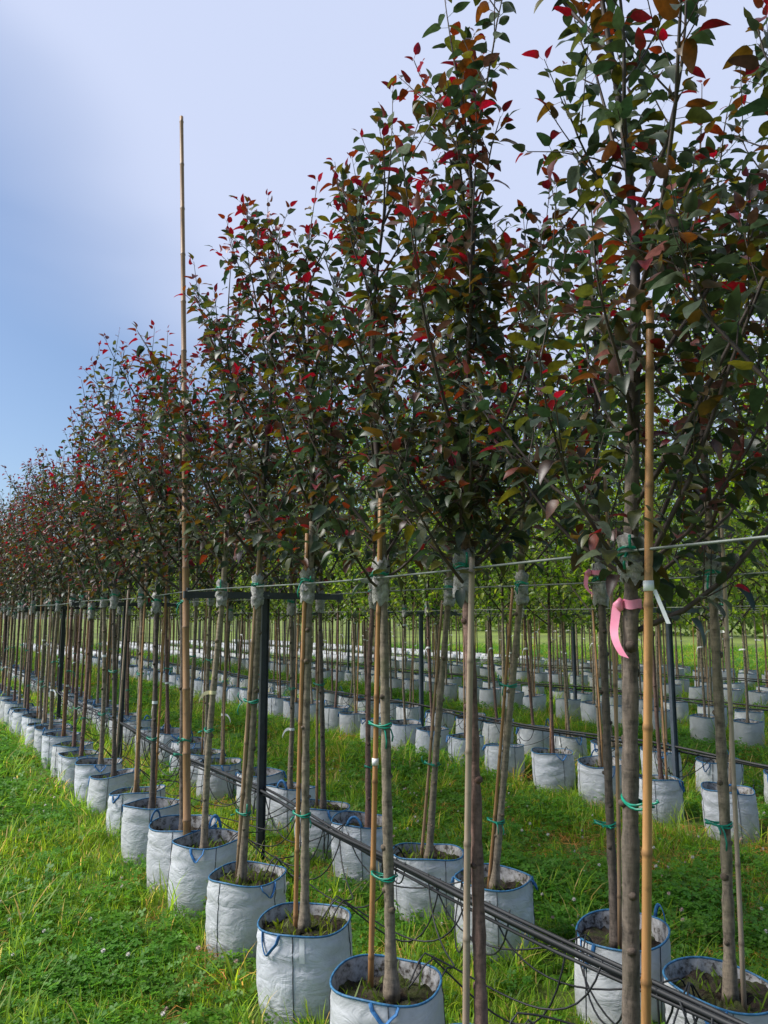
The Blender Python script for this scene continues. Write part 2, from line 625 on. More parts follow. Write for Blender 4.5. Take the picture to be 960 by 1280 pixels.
def single_leaf_mesh(k, c):
    if (k, c) not in LEAF_MESH:
        tv, tq, tt = LT_NEAR[k]
        LEAF_MESH[k, c] = make_mesh('leaf', tv, [tq, tt], [M['leaf']], None, np.tile(np.array(PAL[c]), (len(tv), 1)))
    return LEAF_MESH[k, c]


def grow(rng, z_first, z_top, spread, nprim, lsize, dens, lean=(0.0, 0.0), stem_r=0.021, green=False, extra=(), seg=10, bare=0.0, redness=1.0, spurs=15):
    """one young standard tree; local origin where the stem leaves the soil. Returns stem MB, branch MB, leaves"""
    # stem and leader
    zs = np.concatenate([np.linspace(0, z_first, 15), np.linspace(z_first, z_top, 13)[1:]])
    tie_z = 1.57
    kx, ky = rng.normal(0, 0.006, 2)
    ph = rng.uniform(0, 6, 2)
    def stem_at(z):
        z = np.asarray(z, float)
        f = np.where(z < tie_z, z / tie_z, 1 + 0.35 * (z - tie_z) / tie_z)
        wob = np.clip((z - 1.6) / 1.5, 0, 1) * 0.05
        return np.stack([lean[0] * f + kx * np.sin(z * 3 + ph[0]) + wob * np.sin(z * 2.3 + ph[0]),
                         lean[1] * f + ky * np.sin(z * 2.6 + ph[1]) + wob * np.sin(z * 1.9 + ph[1]), z], -1)
    P = stem_at(zs)
    r = np.where(zs < z_first, stem_r * (1 - 0.16 * zs / z_first), 0)
    up = (zs - z_first) / (z_top - z_first)
    r = np.where(zs >= z_first, stem_r * 0.84 * np.maximum(0.09, (1 - up) ** 0.8), r)
    r[0] *= 1.6; r[1] *= 1.08
    stem = MB()
    nz = int(np.searchsorted(zs, z_first + 0.25))
    # finer stem with pruning knots
    zf = np.linspace(0, zs[nz], 60)
    Pf = stem_at(zf)
    rf = np.interp(zf, zs, r) * (1 + 0.05 * np.sin(zf * 31 + ph[0]) + 0.045 * rng.normal(0, 1, 60))
    stem.tube(Pf, rf, seg)
    for z in np.arange(0.25, z_first, 0.16) + rng.uniform(-0.06, 0.06, len(np.arange(0.25, z_first, 0.16))):
        a = rng.uniform(0, 2 * PI)
        c0 = stem_at(z); d = np.array([math.cos(a), math.sin(a), 0.25])
        rr = stem_r * rng.uniform(0.35, 0.55)
        stem.tube([c0 + d * stem_r * 0.45, c0 + d * stem_r * 1.0, c0 + d * stem_r * 1.30], [rr * 1.6, rr * 1.15, rr * 0.6], 7, c=(0.6, 0.55, 0.52))
    br = MB()
    br.tube(stem_at(np.linspace(zs[nz] - 0.03, z_top, 16)), np.interp(np.linspace(zs[nz] - 0.03, z_top, 16), zs, r), 6)
    p, d, n, s, red = [], [], [], [], []

    def leaves_on(path, start, step, redtip):
        seg_l = np.linalg.norm(np.diff(path, axis=0), axis=1)
        cum = np.concatenate([[0], np.cumsum(seg_l)])
        Lt = cum[-1]
        u = np.arange(start * Lt, Lt, step)
        if not len(u):
            return
        u = u + rng.uniform(-0.3, 0.3, len(u)) * step
        if bare:
            u = u[rng.random(len(u)) > bare]
        u = np.clip(np.append(u, Lt), 0, Lt)
        pos = np.stack([np.interp(u, cum, path[:, i]) for i in range(3)], -1)
        tg = unit(np.stack([np.interp(np.minimum(u + 0.02, Lt), cum, path[:, i]) - np.interp(np.maximum(u - 0.02, 0), cum, path[:, i]) for i in range(3)], -1))
        phi = np.arange(len(u)) * 2.4 + rng.uniform(0, 6) + rng.normal(0, 0.4, len(u))
        a1 = unit(np.cross(tg, np.array([0.31, 0.22, 0.1]) + 0 * tg)); a2 = np.cross(tg, a1)
        o = a1 * np.cos(phi)[:, None] + a2 * np.sin(phi)[:, None]
        tip = np.clip((u - (Lt - 0.12)) / 0.12, 0, 1)[:, None]
        dd = o * (1 - 0.45 * tip) + tg * (0.35 + 0.6 * tip) + rng.normal(0, 0.22, (len(u), 3))
        dd[:, 2] -= 0.10 + 0.35 * rng.random(len(u)) * (1 - tip[:, 0])
        dd = unit(dd)
        nn = np.array([0, 0, 1.0]) + 0.30 * rng.normal(0, 1, (len(u), 3)) + 0.25 * o
        sz = lsize * rng.uniform(0.7, 1.2, len(u)) * (1 - 0.35 * tip[:, 0])
        p.append(pos + dd * sz[:, None] * 0.34); d.append(dd); n.append(nn); s.append(sz)
        red.append(tip[:, 0] * redtip)

    prims = []
    for i in range(nprim):
        f = (i + rng.uniform(0, 0.8)) / nprim
        z0 = z_first + (z_top - 0.55 - z_first) * f ** 1.1
        az = i * 2.4 + rng.uniform(-0.5, 0.5)
        inc = math.radians(rng.uniform(34, 62) if f < 0.6 else rng.uniform(24, 42))
        Lb = spread * rng.uniform(1.5, 3.3) * (1.15 - 0.55 * f)
        prims.append((z0, az, inc, Lb))
    prims += list(extra)
    for z0, az, inc, Lb in prims:
        m = 9
        pts = [stem_at(z0)]
        cur_inc, a = inc, az
        for k in range(1, m):
            cur_inc += (math.radians(14) - cur_inc) * 0.16 + rng.normal(0, 0.07)
            a += rng.normal(0, 0.13)
            st = Lb / (m - 1)
            pts.append(pts[-1] + st * np.array([math.sin(cur_inc) * math.cos(a), math.sin(cur_inc) * math.sin(a), math.cos(cur_inc)]))
        path = np.array(pts)
        over = path[-1, 2] - z_top
        if over > 0:
            path[:, 2] -= (path[:, 2] - path[0, 2]) / max(path[-1, 2] - path[0, 2], 0.1) * over
        br.tube(path, np.linspace(min(0.0085, 0.004 + 0.004 * Lb), 0.0016, m), 5, caps=False)
        leaves_on(path, 0.07, 0.036 / dens, 1.0)
        nt = max(2, int(Lb * 6.0 * dens))
        for j in range(nt):
            u = rng.uniform(0.12, 0.95)
            b = np.array([np.interp(u * (m - 1), np.arange(m), path[:, i]) for i in range(3)])
            tg = unit(path[min(m - 1, int(u * (m - 1)) + 1)] - path[int(u * (m - 1))])
            side = rng.normal(0, 1, 3); side -= tg * (side @ tg); side = unit(side)
            dr = unit(side * rng.uniform(0.5, 1.1) + tg * 0.7 + np.array([0, 0, 0.35]))
            lt = rng.uniform(0.05, 0.26)
            tw = np.array([b + dr * lt * q_ + np.array([0, 0, 0.12 * lt * q_ * q_]) for q_ in (0, 0.33, 0.67, 1)])
            br.tube(tw, [0.0026, 0.0022, 0.0018, 0.0012], 4, caps=False)
            leaves_on(tw, 0.15, 0.030 / dens, 0.75)
    leaves_on(stem_at(np.linspace(z_first + 0.3, z_top, 20)), 0.0, 0.04 / dens, 1.0)
    for j in range(int(spurs * dens)):                     # short leafy spurs low on the stem
        b = stem_at(z_first + 0.10 + 1.2 * rng.random() ** 1.3)
        a = rng.uniform(0, 2 * PI); lt = rng.uniform(0.08, 0.30)
        dr = np.array([math.cos(a), math.sin(a), rng.uniform(-0.1, 0.7)]) * lt
        tw = np.array([b + dr * q_ + np.array([0, 0, (0.25 * q_ - 0.3 * q_ * q_) * lt]) for q_ in (0, 0.33, 0.67, 1)])
        br.tube(tw, [0.003, 0.0024, 0.0018, 0.0012], 4, caps=False)
        leaves_on(tw, 0.15, 0.028 / dens, 0.3)
    L = {k: np.concatenate(v) for k, v in (('p', p), ('d', d), ('n', n), ('s', s), ('r', red))}
    N = len(L['p'])
    L['t'] = rng.integers(0, 4, N)
    L['g'] = rng.uniform(0.75, 1.25, N)
    h = np.clip((L['p'][:, 2] - z_first) / (z_top - z_first), 0, 1)
    if green:
        L['c'] = rng.integers(0, len(PAL_G), N)
    else:
        c = rng.choice([0, 1, 2, 13, 3, 4, 5, 8], N, p=[.24, .22, .16, .08, .12, .07, .06, .05])
        bro = rng.random(N) < (0.06 + 0.30 * h)
        c[bro] = rng.choice([4, 5, 6, 7, 3], bro.sum())
        rd = rng.random(N) < (L['r'] * (0.18 + 0.62 * h) + 0.012 + 0.05 * h) * redness
        c[rd] = rng.choice([9, 10, 11, 7], rd.sum(), p=[.34, .26, .26, .14])
        pk = (rng.random(N) < 0.025) & (h < 0.5)
        c[pk] = 12
        L['c'] = c
    return stem, br, L, stem_at


SOIL_Z = 0.30
WIRE_Z = 1.87


def tie_loop(mb, c, rx, ry, rad, rng, tails=True, rot=0.0):
    for k in range(2):
        th = np.linspace(0, 2 * PI, 17)
        x, y = rx * np.cos(th), ry * np.sin(th)
        pts = np.stack([c[0] + x * math.cos(rot) - y * math.sin(rot), c[1] + x * math.sin(rot) + y * math.cos(rot),
                        c[2] + k * rad * 2.1 + 0.006 * np.sin(th * 2 + k)], -1)
        mb.tube(pts, rad, 6)
    if tails:
        for k in range(2):
            a = rng.uniform(PI * 0.9, PI * 1.7)
            b = np.array([c[0] + rx * math.cos(a) * 1.02, c[1] + ry * math.sin(a) * 1.02, c[2]])
            o = np.array([math.cos(a), math.sin(a), 0])
            dz = rng.uniform(-0.07, 0.05)
            mb.tube([b, b + o * 0.015 + [0, 0, dz * 0.3], b + o * 0.025 + [0, 0, dz * 0.8], b + o * 0.02 + [0, 0, dz * 1.2]], rad, 6)


def wrap_mesh(name, rng, c, r, h, th):
    m, k = 13, 14
    t_ = np.linspace(0, 1, m)
    a = np.arange(k) * 2 * PI / k
    rr = (r + th * (0.55 + 0.45 * np.sin(PI * t_) ** 0.4))[:, None] * (1 + 0.13 * rng.normal(0, 1, (m, k)))
    pin = np.exp(-((t_ - 0.62) / 0.07) ** 2)[:, None]
    rr = rr * (1 - 0.28 * pin)
    rr[0] = rr[0] * 0.75 + 0.004; rr[-1] *= 0.7
    zz = (t_[:, None] - 0.62) * h + 0.008 * rng.normal(0, 1, (m, k))
    V = np.stack([c[0] + rr * np.cos(a), c[1] + rr * np.sin(a), c[2] + zz], -1).reshape(-1, 3)
    i = np.arange(m - 1)[:, None] * k; j = np.arange(k)[None]
    Q = np.stack([i + j, i + (j + 1) % k, i + k + (j + 1) % k, i + k + j], -1).reshape(-1, 4)
    return make_mesh(name, V, [Q], [M['felt']])


def tag_mesh(name, rng, c, r, mat, ln=0.13, w=0.011):
    """a plastic strip looped round the stem with a free end that curls out"""
    a0 = rng.uniform(PI * 0.8, PI * 1.6)
    th = np.linspace(a0, a0 + 2 * PI, 13)
    pts = [np.array([c[0] + (r + 0.002) * math.cos(x), c[1] + (r + 0.002) * math.sin(x), c[2]]) for x in th]
    o = np.array([math.cos(a0), math.sin(a0), 0])
    tl = np.linspace(0.1, 1, 7)
    dz = rng.uniform(-1.0, 0.2)
    for u in tl:
        pts.append(pts[12] + o * ln * (u * 0.75 - 0.25 * u * u) + np.array([0, 0, ln * (dz * u * u)]))
    P = np.array(pts)
    n = len(P)
    V = np.concatenate([P + [0, 0, w], P - [0, 0, w]])
    q = np.arange(n - 1)
    return make_mesh(name, V, [np.stack([q, q + 1, q + 1 + n, q + n], -1)], [mat])


def build_tree(name, seed, base, lean, *, z_first, z_top, spread, nprim, lsize, dens, bark, stem_r=0.021, lod=0, green=False,
               extra=(), wrap=True, ties=(), tagz=None, tagmat='white', n_leaf_parts=0, stake_off=(0, -0.045), bare=0.0, redness=1.0, spurs=15, wrap_off=(0, 0), wrap_h=None):
    rng = np.random.default_rng(seed)
    stem, br, L, at = grow(rng, z_first, z_top, spread, nprim, lsize, dens, lean, stem_r, green, extra, 12 if lod == 0 else 7, bare, redness, spurs)
    root = link(name, None)
    root.location = base
    root.empty_display_size = 0.1
    trunk = link('trunk', stem.mesh('trunk', [M[bark]]), root)
    crown_wood = link('branches', br.mesh('branches', [M['twig']], True), root)
    pal = PAL_G if green else PAL
    mat = M['leaf_green'] if green else M['leaf']
    tm = (LT_NEAR, LT_MID, LT_FAR)[lod]
    sel = np.ones(len(L['p']), bool)
    if n_leaf_parts:
        # the leaves that show largest: nearest the viewer's side of the crown
        w = L['p'] + np.array(base)
        v = w - np.array([0, 0, CAM_H])
        dep = v @ _fw
        up = np.cross(_rt, _fw)
        ix, iy = v @ _rt / dep, v @ up / dep
        vis = (dep > 0.3) & (np.abs(ix) < 0.5) & (np.abs(iy) < 0.665)
        score = np.where(vis, L['s'] / dep, 0)
        X, Y, Z = leaf_frames(L)
        for i in np.argsort(-score)[:n_leaf_parts]:
            if score[i] <= 0:
                break
            sel[i] = False
            o = link('leaf', single_leaf_mesh(int(L['t'][i]), int(L['c'][i])), crown_wood)
            mt = Matrix([(X[i][k] * L['s'][i], Y[i][k] * L['s'][i], Z[i][k] * L['s'][i], L['p'][i][k]) for k in range(3)] + [(0, 0, 0, 1)])
            o.matrix_local = mt
    kind(link('crown', leaf_mesh('crown', L, tm, pal, mat, sel), root), 'stuff')
    if wrap:
        c = at(WIRE_Z - SOIL_Z)
        cc = c + np.array([wrap_off[0], wrap_off[1], 0])
        w_ = link('wrap', wrap_mesh('wrap', rng, cc, 0.026, wrap_h or rng.uniform(0.14, 0.2), 0.008), trunk)
        mb = MB(); tie_loop(mb, cc, 0.030, 0.037, 0.0042, rng)
        link('wire_tie', mb.mesh('wire_tie', [M['tie']]), trunk)
    for z in ties:
        c = at(z)
        cc = c + np.array([stake_off[0] * 0.5, stake_off[1] * 0.5, 0])
        mb = MB()
        el = math.hypot(*stake_off) * 0.5 + 0.025
        tie_loop(mb, cc, el, 0.026, 0.0034, rng, rot=math.atan2(stake_off[1], stake_off[0]))
        link('tie', mb.mesh('tie', [M['tie']]), trunk)
    if tagz:
        link('plant_tag', tag_mesh('plant_tag', rng, at(tagz), stem_r * 0.95, M[tagmat]), trunk)
    return root, at, L


# ------------------------------------------------------------------ grow bags
BAG_H, BAG_R = 0.375, 0.205


def bag_parts(seed, detail):
    rng = np.random.default_rng(seed)
    K, R = (72, 22) if detail else (24, 7)
    a = np.arange(K) * 2 * PI / K
    ov, ova = rng.uniform(-0.06, 0.06), rng.uniform(0, PI)
    tilt, tilta = rng.uniform(0, 0.035), rng.uniform(0, 2 * PI)
    hh = BAG_H * rng.uniform(0.93, 1.06)
    ph = rng.uniform(0, 2 * PI, 12)
    sq = rng.uniform(0.02, 0.05)

    def wall(a, t):
        r = BAG_R * (0.93 + 0.10 * np.sin(PI * np.clip(t, 0, 1) ** 0.8) * 0.6 + 0.05 * t)
        r = r * (1 + ov * np.cos(2 * (a - ova)) + sq * 0.5 * np.cos(4 * a + ph[0]))
        r = r + 0.0022 * np.sin(26 * t + 2.3 * np.sin(2 * a + ph[1]) + ph[2]) * (0.5 + 0.5 * np.sin(a * 2 + ph[3] + 4 * t))
        r = r + 0.0022 * np.sin(7 * a + ph[4] + 5 * t) * np.sin(PI * t) + 0.0014 * np.sin(15 * a - 9 * t + ph[5]) * (1 - t)
        r = r + 0.004 * np.exp(-((t - 0.82 - 0.05 * np.sin(3 * a + ph[6])) / 0.035) ** 2) - 0.005 * np.exp(-((t - 0.74 - 0.06 * np.sin(2 * a + ph[7])) / 0.03) ** 2)
        z = t * hh * (1 + tilt * 2 * np.cos(a - tilta)) + 0.007 * t * np.sin(3 * a + ph[8]) * (t > 0.6)
        lx, ly = 0.02 * t * math.cos(tilta), 0.02 * t * math.sin(tilta)
        return np.stack([r * np.cos(a) + lx, r * np.sin(a) + ly, z - 0.02], -1)

    A, T_ = np.meshgrid(a, np.linspace(0, 1, R))
    V = wall(A, T_).reshape(-1, 3)
    i = np.arange(R - 1)[:, None] * K; j = np.arange(K)[None]
    Q = np.stack([i + j, i + (j + 1) % K, i + K + (j + 1) % K, i + K + j], -1).reshape(-1, 4)
    parts = {}
    w = MB(); w.add(V, Q, None, m=0)
    # inner lining down to below the soil
    rim = wall(a, np.full(K, 1.0))
    cen = rim.mean(0)
    inner = []
    for k, (dz, sh) in enumerate(((0, 0.985), (-0.035, 0.955), (-0.07, 0.945), (-0.11, 0.93))):
        ring = cen + (rim - cen) * np.array([sh, sh, 1]) + [0, 0, dz]
        inner.append(ring + (rng.normal(0, 0.002, ring.shape) if detail and k else 0))
    Vi = np.concatenate(inner)
    i2 = np.arange(len(inner) - 1)[:, None] * K
    Qi = np.stack([i2 + j, i2 + K + j, i2 + K + (j + 1) % K, i2 + (j + 1) % K], -1).reshape(-1, 4)
    w.add(Vi, Qi, None, m=1)
    parts['wall'] = w.mesh('bag_wall', [M['bag'], M['bag_in']])
    b = MB(); b.tube(np.concatenate([rim, rim[:2]]), 0.0046 if detail else 0.0055, 8 if detail else 5, caps=False)
    parts['rim'] = b.mesh('rim', [M['blue']])
    # soil
    rings = 7 if detail else 3
    S = [cen + [0, 0, SOIL_Z - cen[2]]]
    for k in range(1, rings + 1):
        f = k / rings * 0.958
        rg = cen + (rim - cen) * f
        rg[:, 2] = SOIL_Z + 0.012 * np.sin(5 * a + k) * (k / rings) + rng.normal(0, 0.006 if detail else 0.003, K)
        S.extend(rg)
    S = np.array(S)
    T3 = np.stack([np.zeros(K, int), 1 + np.arange(K), 1 + (np.arange(K) + 1) % K], -1)
    i3 = 1 + np.arange(rings - 1)[:, None] * K
    Q3 = np.stack([i3 + j, i3 + K + j, i3 + K + (j + 1) % K, i3 + (j + 1) % K], -1).reshape(-1, 4)
    parts['soil'] = make_mesh('soil', S, [Q3, T3], [M['soil']])
    # handles: two flat blue loops
    hs = []
    ha = rng.uniform(0, 2 * PI)
    for k in range(2):
        an = ha + k * PI + rng.uniform(-0.3, 0.3)
        drop = rng.choice([-1, -1, 1]) * rng.uniform(0.05, 0.10)
        u = np.linspace(0, 1, 13)
        aa = an + (u - 0.5) * rng.uniform(0.35, 0.5)
        base = wall(aa, np.full(13, 1.0))
        bul = np.sin(PI * u)
        rad = unit(base[:, :2] - cen[:2])
        P = base.copy()
        P[:, :2] += rad * (0.006 + 0.03 * bul[:, None] * (0.6 if drop < 0 else -0.2))
        P[:, 2] += drop * bul ** 0.6 + (0.012 if drop < 0 else 0) * np.sin(2 * PI * u) ** 2
        m_ = MB(); m_.tube(P, 0.0085 if detail else 0.009, 6, flat=0.32)
        hs.append(m_.mesh('handle', [M['strap']]))
    parts['handles'] = hs
    # stitched seams
    sm = []
    for k in range(4):
        an = ha + 0.25 + k * PI / 2
        tt = np.linspace(0.02, 0.99, 14)
        P = wall(np.full(14, an), tt)
        P[:, :2] *= 1.006
        m_ = MB(); m_.tube(P, 0.0022 if detail else 0.003, 4)
        sm.append(m_.mesh('seam', [M['stitch']]))
    parts['seams'] = sm
    # paper label sewn below the rim
    an = rng.uniform(PI * 0.9, PI * 1.6)
    U, W_ = np.meshgrid(np.linspace(-0.055, 0.055, 4), np.linspace(0.72, 0.985, 6))
    P = wall(an + U.ravel(), W_.ravel())
    P[:, :2] *= 1.016
    jj_, ii_ = np.meshgrid(np.arange(3), np.arange(5)); q = (ii_ * 4 + jj_).ravel()
    parts['label'] = make_mesh('label', P, [np.stack([q, q + 1, q + 5, q + 4], -1)], [M['white']])
    # weeds on the soil
    g = MB()
    nb = int(rng.choice([25, 60, 140])) if detail else 12
    for k in range(nb):
        rr, an = BAG_R * 0.85 * math.sqrt(rng.random()), rng.uniform(0, 2 * PI)
        p0 = np.array([cen[0] + rr * math.cos(an), cen[1] + rr * math.sin(an), SOIL_Z - 0.004])
        h = rng.uniform(0.012, 0.06) if rng.random() < 0.85 else rng.uniform(0.05, 0.10)
        d = np.array([*rng.normal(0, 0.5, 2), 1.0]) * h
        sd = unit(np.array([*rng.normal(0, 1, 2), 0])) * rng.uniform(0.0015, 0.006)
        g.add([p0 - sd * 0.6, p0 + sd * 0.6, p0 + d * 0.55 + sd, p0 + d * 0.55 - sd, p0 + d + [*rng.normal(0, 0.008, 2), -0.003]], [(0, 1, 2, 3)], [(3, 2, 4)],
              c=np.array(lin(84, 112, 30)) * rng.uniform(0.6, 1.4))
    parts['weeds'] = g.mesh('weeds', [M['grass']])
    return parts


def build_bag(parts):
    root = link('grow_bag', None)
    root.empty_display_size = 0.1
    w = link('bag_wall', parts['wall'], root)
    link('rim', parts['rim'], root)
    link('soil', parts['soil'], root)
    for h in parts['handles']:
        link('handle', h, root)
    for s_ in parts['seams']:
        link('seam', s_, w)
    link('label_strip', parts['label'], w)
    kind(link('weeds', parts['weeds'], root), 'stuff')
    return kids_of(root)


BAG_NEAR = [bag_parts(100 + i, True) for i in range(7)]
BAG_MID = [bag_parts(200 + i, False) for i in range(4)]
BAG_FAR_MESH = []
for k in range(4):
    p_ = BAG_MID[k]
    mb = MB()
    for part, mi in ((p_['wall'], 0), (p_['rim'], 2), (p_['soil'], 3)):
        V = np.zeros(len(part.vertices) * 3); part.vertices.foreach_get('co', V)
        qs = [tuple(f.vertices) for f in part.polygons if len(f.vertices) == 4]
        qm = [f.material_index for f in part.polygons if len(f.vertices) == 4]
        ts = [tuple(f.vertices) for f in part.polygons if len(f.vertices) == 3]
        n0 = mb.n
        mb.add(V.reshape(-1, 3), qs, ts, m=mi)
        mb.qm[-1] = np.array(qm) + mi if mi == 0 else np.full(len(qs), mi)
    BAG_FAR_MESH.append(mb.mesh('grow_bag_small', [M['bag'], M['bag_in'], M['blue'], M['soil']]))


# ------------------------------------------------------------------ canes
def cane_mesh(name, rng, p0, p1, r0, r1, mat, step=0.30, seg=9, bend=1.0):
    p0, p1 = np.array(p0, float), np.array(p1, float)
    Ln = np.linalg.norm(p1 - p0)
    zs, rs, cs = [], [], []
    nodes = np.arange(rng.uniform(0.05, step), Ln, step * rng.uniform(0.85, 1.15))
    u = [0.0]; rr = [1.0]; cc = [1.0]
    for nd in nodes:
        if nd < 0.03 or nd > Ln - 0.03:
            continue
        u += [nd - 0.012, nd - 0.003, nd + 0.003, nd + 0.012]; rr += [1.0, 1.16, 1.12, 0.97]; cc += [1.0, 0.5, 0.62, 1.08]
    u.append(Ln); rr.append(1.0); cc.append(0.9)
    u, rr, cc = np.array(u) / Ln, np.array(rr), np.array(cc)
    bow = rng.normal(0, 0.008 * Ln / 2, 2) * bend
    P = p0 + (p1 - p0) * u[:, None]
    P[:, 0] += bow[0] * np.sin(PI * u); P[:, 1] += bow[1] * np.sin(PI * u)
    R = (r0 + (r1 - r0) * u) * rr
    mb = MB()
    mb.tube(P, R, seg, c=np.concatenate([np.repeat(cc, seg), [0.6, 0.6]])[:, None] * np.ones(3))
    return mb.mesh(name, [mat])


# ------------------------------------------------------------------ the two near rows, tree by tree
ROWX = [1.63, 2.70, 5.60, 6.70, 9.55, 10.65, 13.5, 14.6, 17.5, 18.6]
STEP = 0.66
bag_count = 0


def place_bag(x, y, label, group, near, rz=None, dz=0.0):
    global bag_count
    bag_count += 1
    rng = np.random.default_rng(5000 + bag_count)
    src = (BAG_PROTO_NEAR if near else BAG_PROTO_MID)
    pr = src[bag_count % len(src)]
    o = pr[0] if not pr[1] else copy_tree(pr[0])
    pr[1] = True
    o.location = (x + rng.normal(0, 0.012), y + rng.normal(0, 0.012), dz)
    o.rotation_euler = (0, 0, rng.uniform(0, 2 * PI) if rz is None else rz)
    o.scale = (1, 1, 1)
    tag(o, label, 'grow bag', group)
    return o


BAG_PROTO_NEAR = [[build_bag(p_), False] for p_ in BAG_NEAR]
BAG_PROTO_MID = [[build_bag(p_), False] for p_ in BAG_MID]

# front row: photo columns of the stem at the soil and at the wire give the places along the row
front = [
    # px soil, px wire, z_top, stem_r, bark, label, bag label, extra branches, wrap?, leaf parts
    (786, 791, 4.15, 0.0235, 'bark_dark', 'dark knobbly trunk with the bright pink ribbon', 'white bag at the foot of the pink-ribboned trunk', 300),
    (604, 583, 4.10, 0.0215, 'bark_purple', 'tree with purple-brown bark crossed by a pale weathered cane', 'white bag holding the purple-barked tree and pale cane', 300),
    (490, 478, 4.02, 0.0205, 'bark', 'grey-barked tree with thick felt wrap and orange cane with white mark', 'white blue-rimmed bag of the tree whose orange cane has a white mark', 300),
    (379, 387, 3.95, 0.0200, 'bark', 'tree with flared trunk base in the bag with a raised blue strap', 'white bag with black seams and raised blue strap, tree base flaring', 300),
    (303, 325, 4.05, 0.0200, 'bark', 'leaning tree standing right against the black steel post', 'white bag below the black steel post with hanging blue handle loop', 260),
    (254, 277, 4.05, 0.0200, 'bark', 'leaning tree with a cream plastic strip on its trunk', 'white bag between the tall bamboo pole and the black post', 220),
    (229, 226, 3.55, 0.0170, 'bark_dark', 'slim dark tree growing behind the very tall bamboo pole', 'white bag in which the very tall bamboo pole stands', 160),
]
CANES = []
front_y = []
rngF = np.random.default_rng(77)
for i, (pa, pb, zt, sr, bark, lab, blab, nleaf) in enumerate(front):
    X = ROWX[0]
    ya, yb = y_on_row(pa, X, SOIL_Z), y_on_row(pb, X, WIRE_Z)
    front_y.append(ya)
    extra = []
    if i == 0:
        extra = [(1.36, math.radians(-38), math.radians(72), 1.15), (1.50, math.radians(120), math.radians(60), 0.8), (1.46, math.radians(-75), math.radians(40), 1.3),
                 (1.50, math.radians(175), math.radians(60), 0.7), (1.47, math.radians(-15), math.radians(68), 0.8), (1.52, math.radians(-58), math.radians(66), 0.7)]
    if i in (1, 2):
        extra = [(1.50, math.radians(190), math.radians(66), 0.65), (1.48, math.radians(60), math.radians(62), 0.7), (1.55, math.radians(-60), math.radians(60), 0.75)]
    if i == 1:
        extra += [(1.52 + 0.06 * q_, math.radians(40 + 67 * q_), math.radians(72), 0.45 + 0.05 * (q_ % 3)) for q_ in range(6)]
    build_tree('nursery_tree', 300 + i, (X, ya, SOIL_Z), (0, yb - ya), z_first=1.5 + 0.06 * (i % 3), z_top=zt - SOIL_Z, spread=0.36,
               nprim=17, lsize=0.068 if i else 0.065, dens=1.2, spurs=(20, 46, 22, 18, 16, 16, 12)[i], redness=[0.7, 0.9, 1.0, 1.1, 1.2, 1.3, 1.2][i], bark=bark, stem_r=sr, lod=0, extra=extra, wrap=(i != 6), n_leaf_parts=nleaf,
               ties=[(0.93,), (), (0.42, 0.98), (0.50,), (0.36, 0.95), (0.72,), (0.5,)][i], tagz=None if i != 5 else 0.95, tagmat='cream',
               wrap_off=(0, 0) if i == 0 else (-0.008, 0.006), wrap_h=0.12 if i == 0 else None,
               stake_off=[(-0.02, -0.05), (-0.03, 0.03), (-0.02, 0.05), (-0.02, 0.035), (-0.02, 0.04), (0, 0.03), (-0.03, 0.0)][i])
    tag(bpy.data.objects['nursery_tree' if i == 0 else 'nursery_tree.%03d' % i], lab, 'tree', 'trees of the front row')
    place_bag(X, ya, blab, 'white bags of the front row', True)

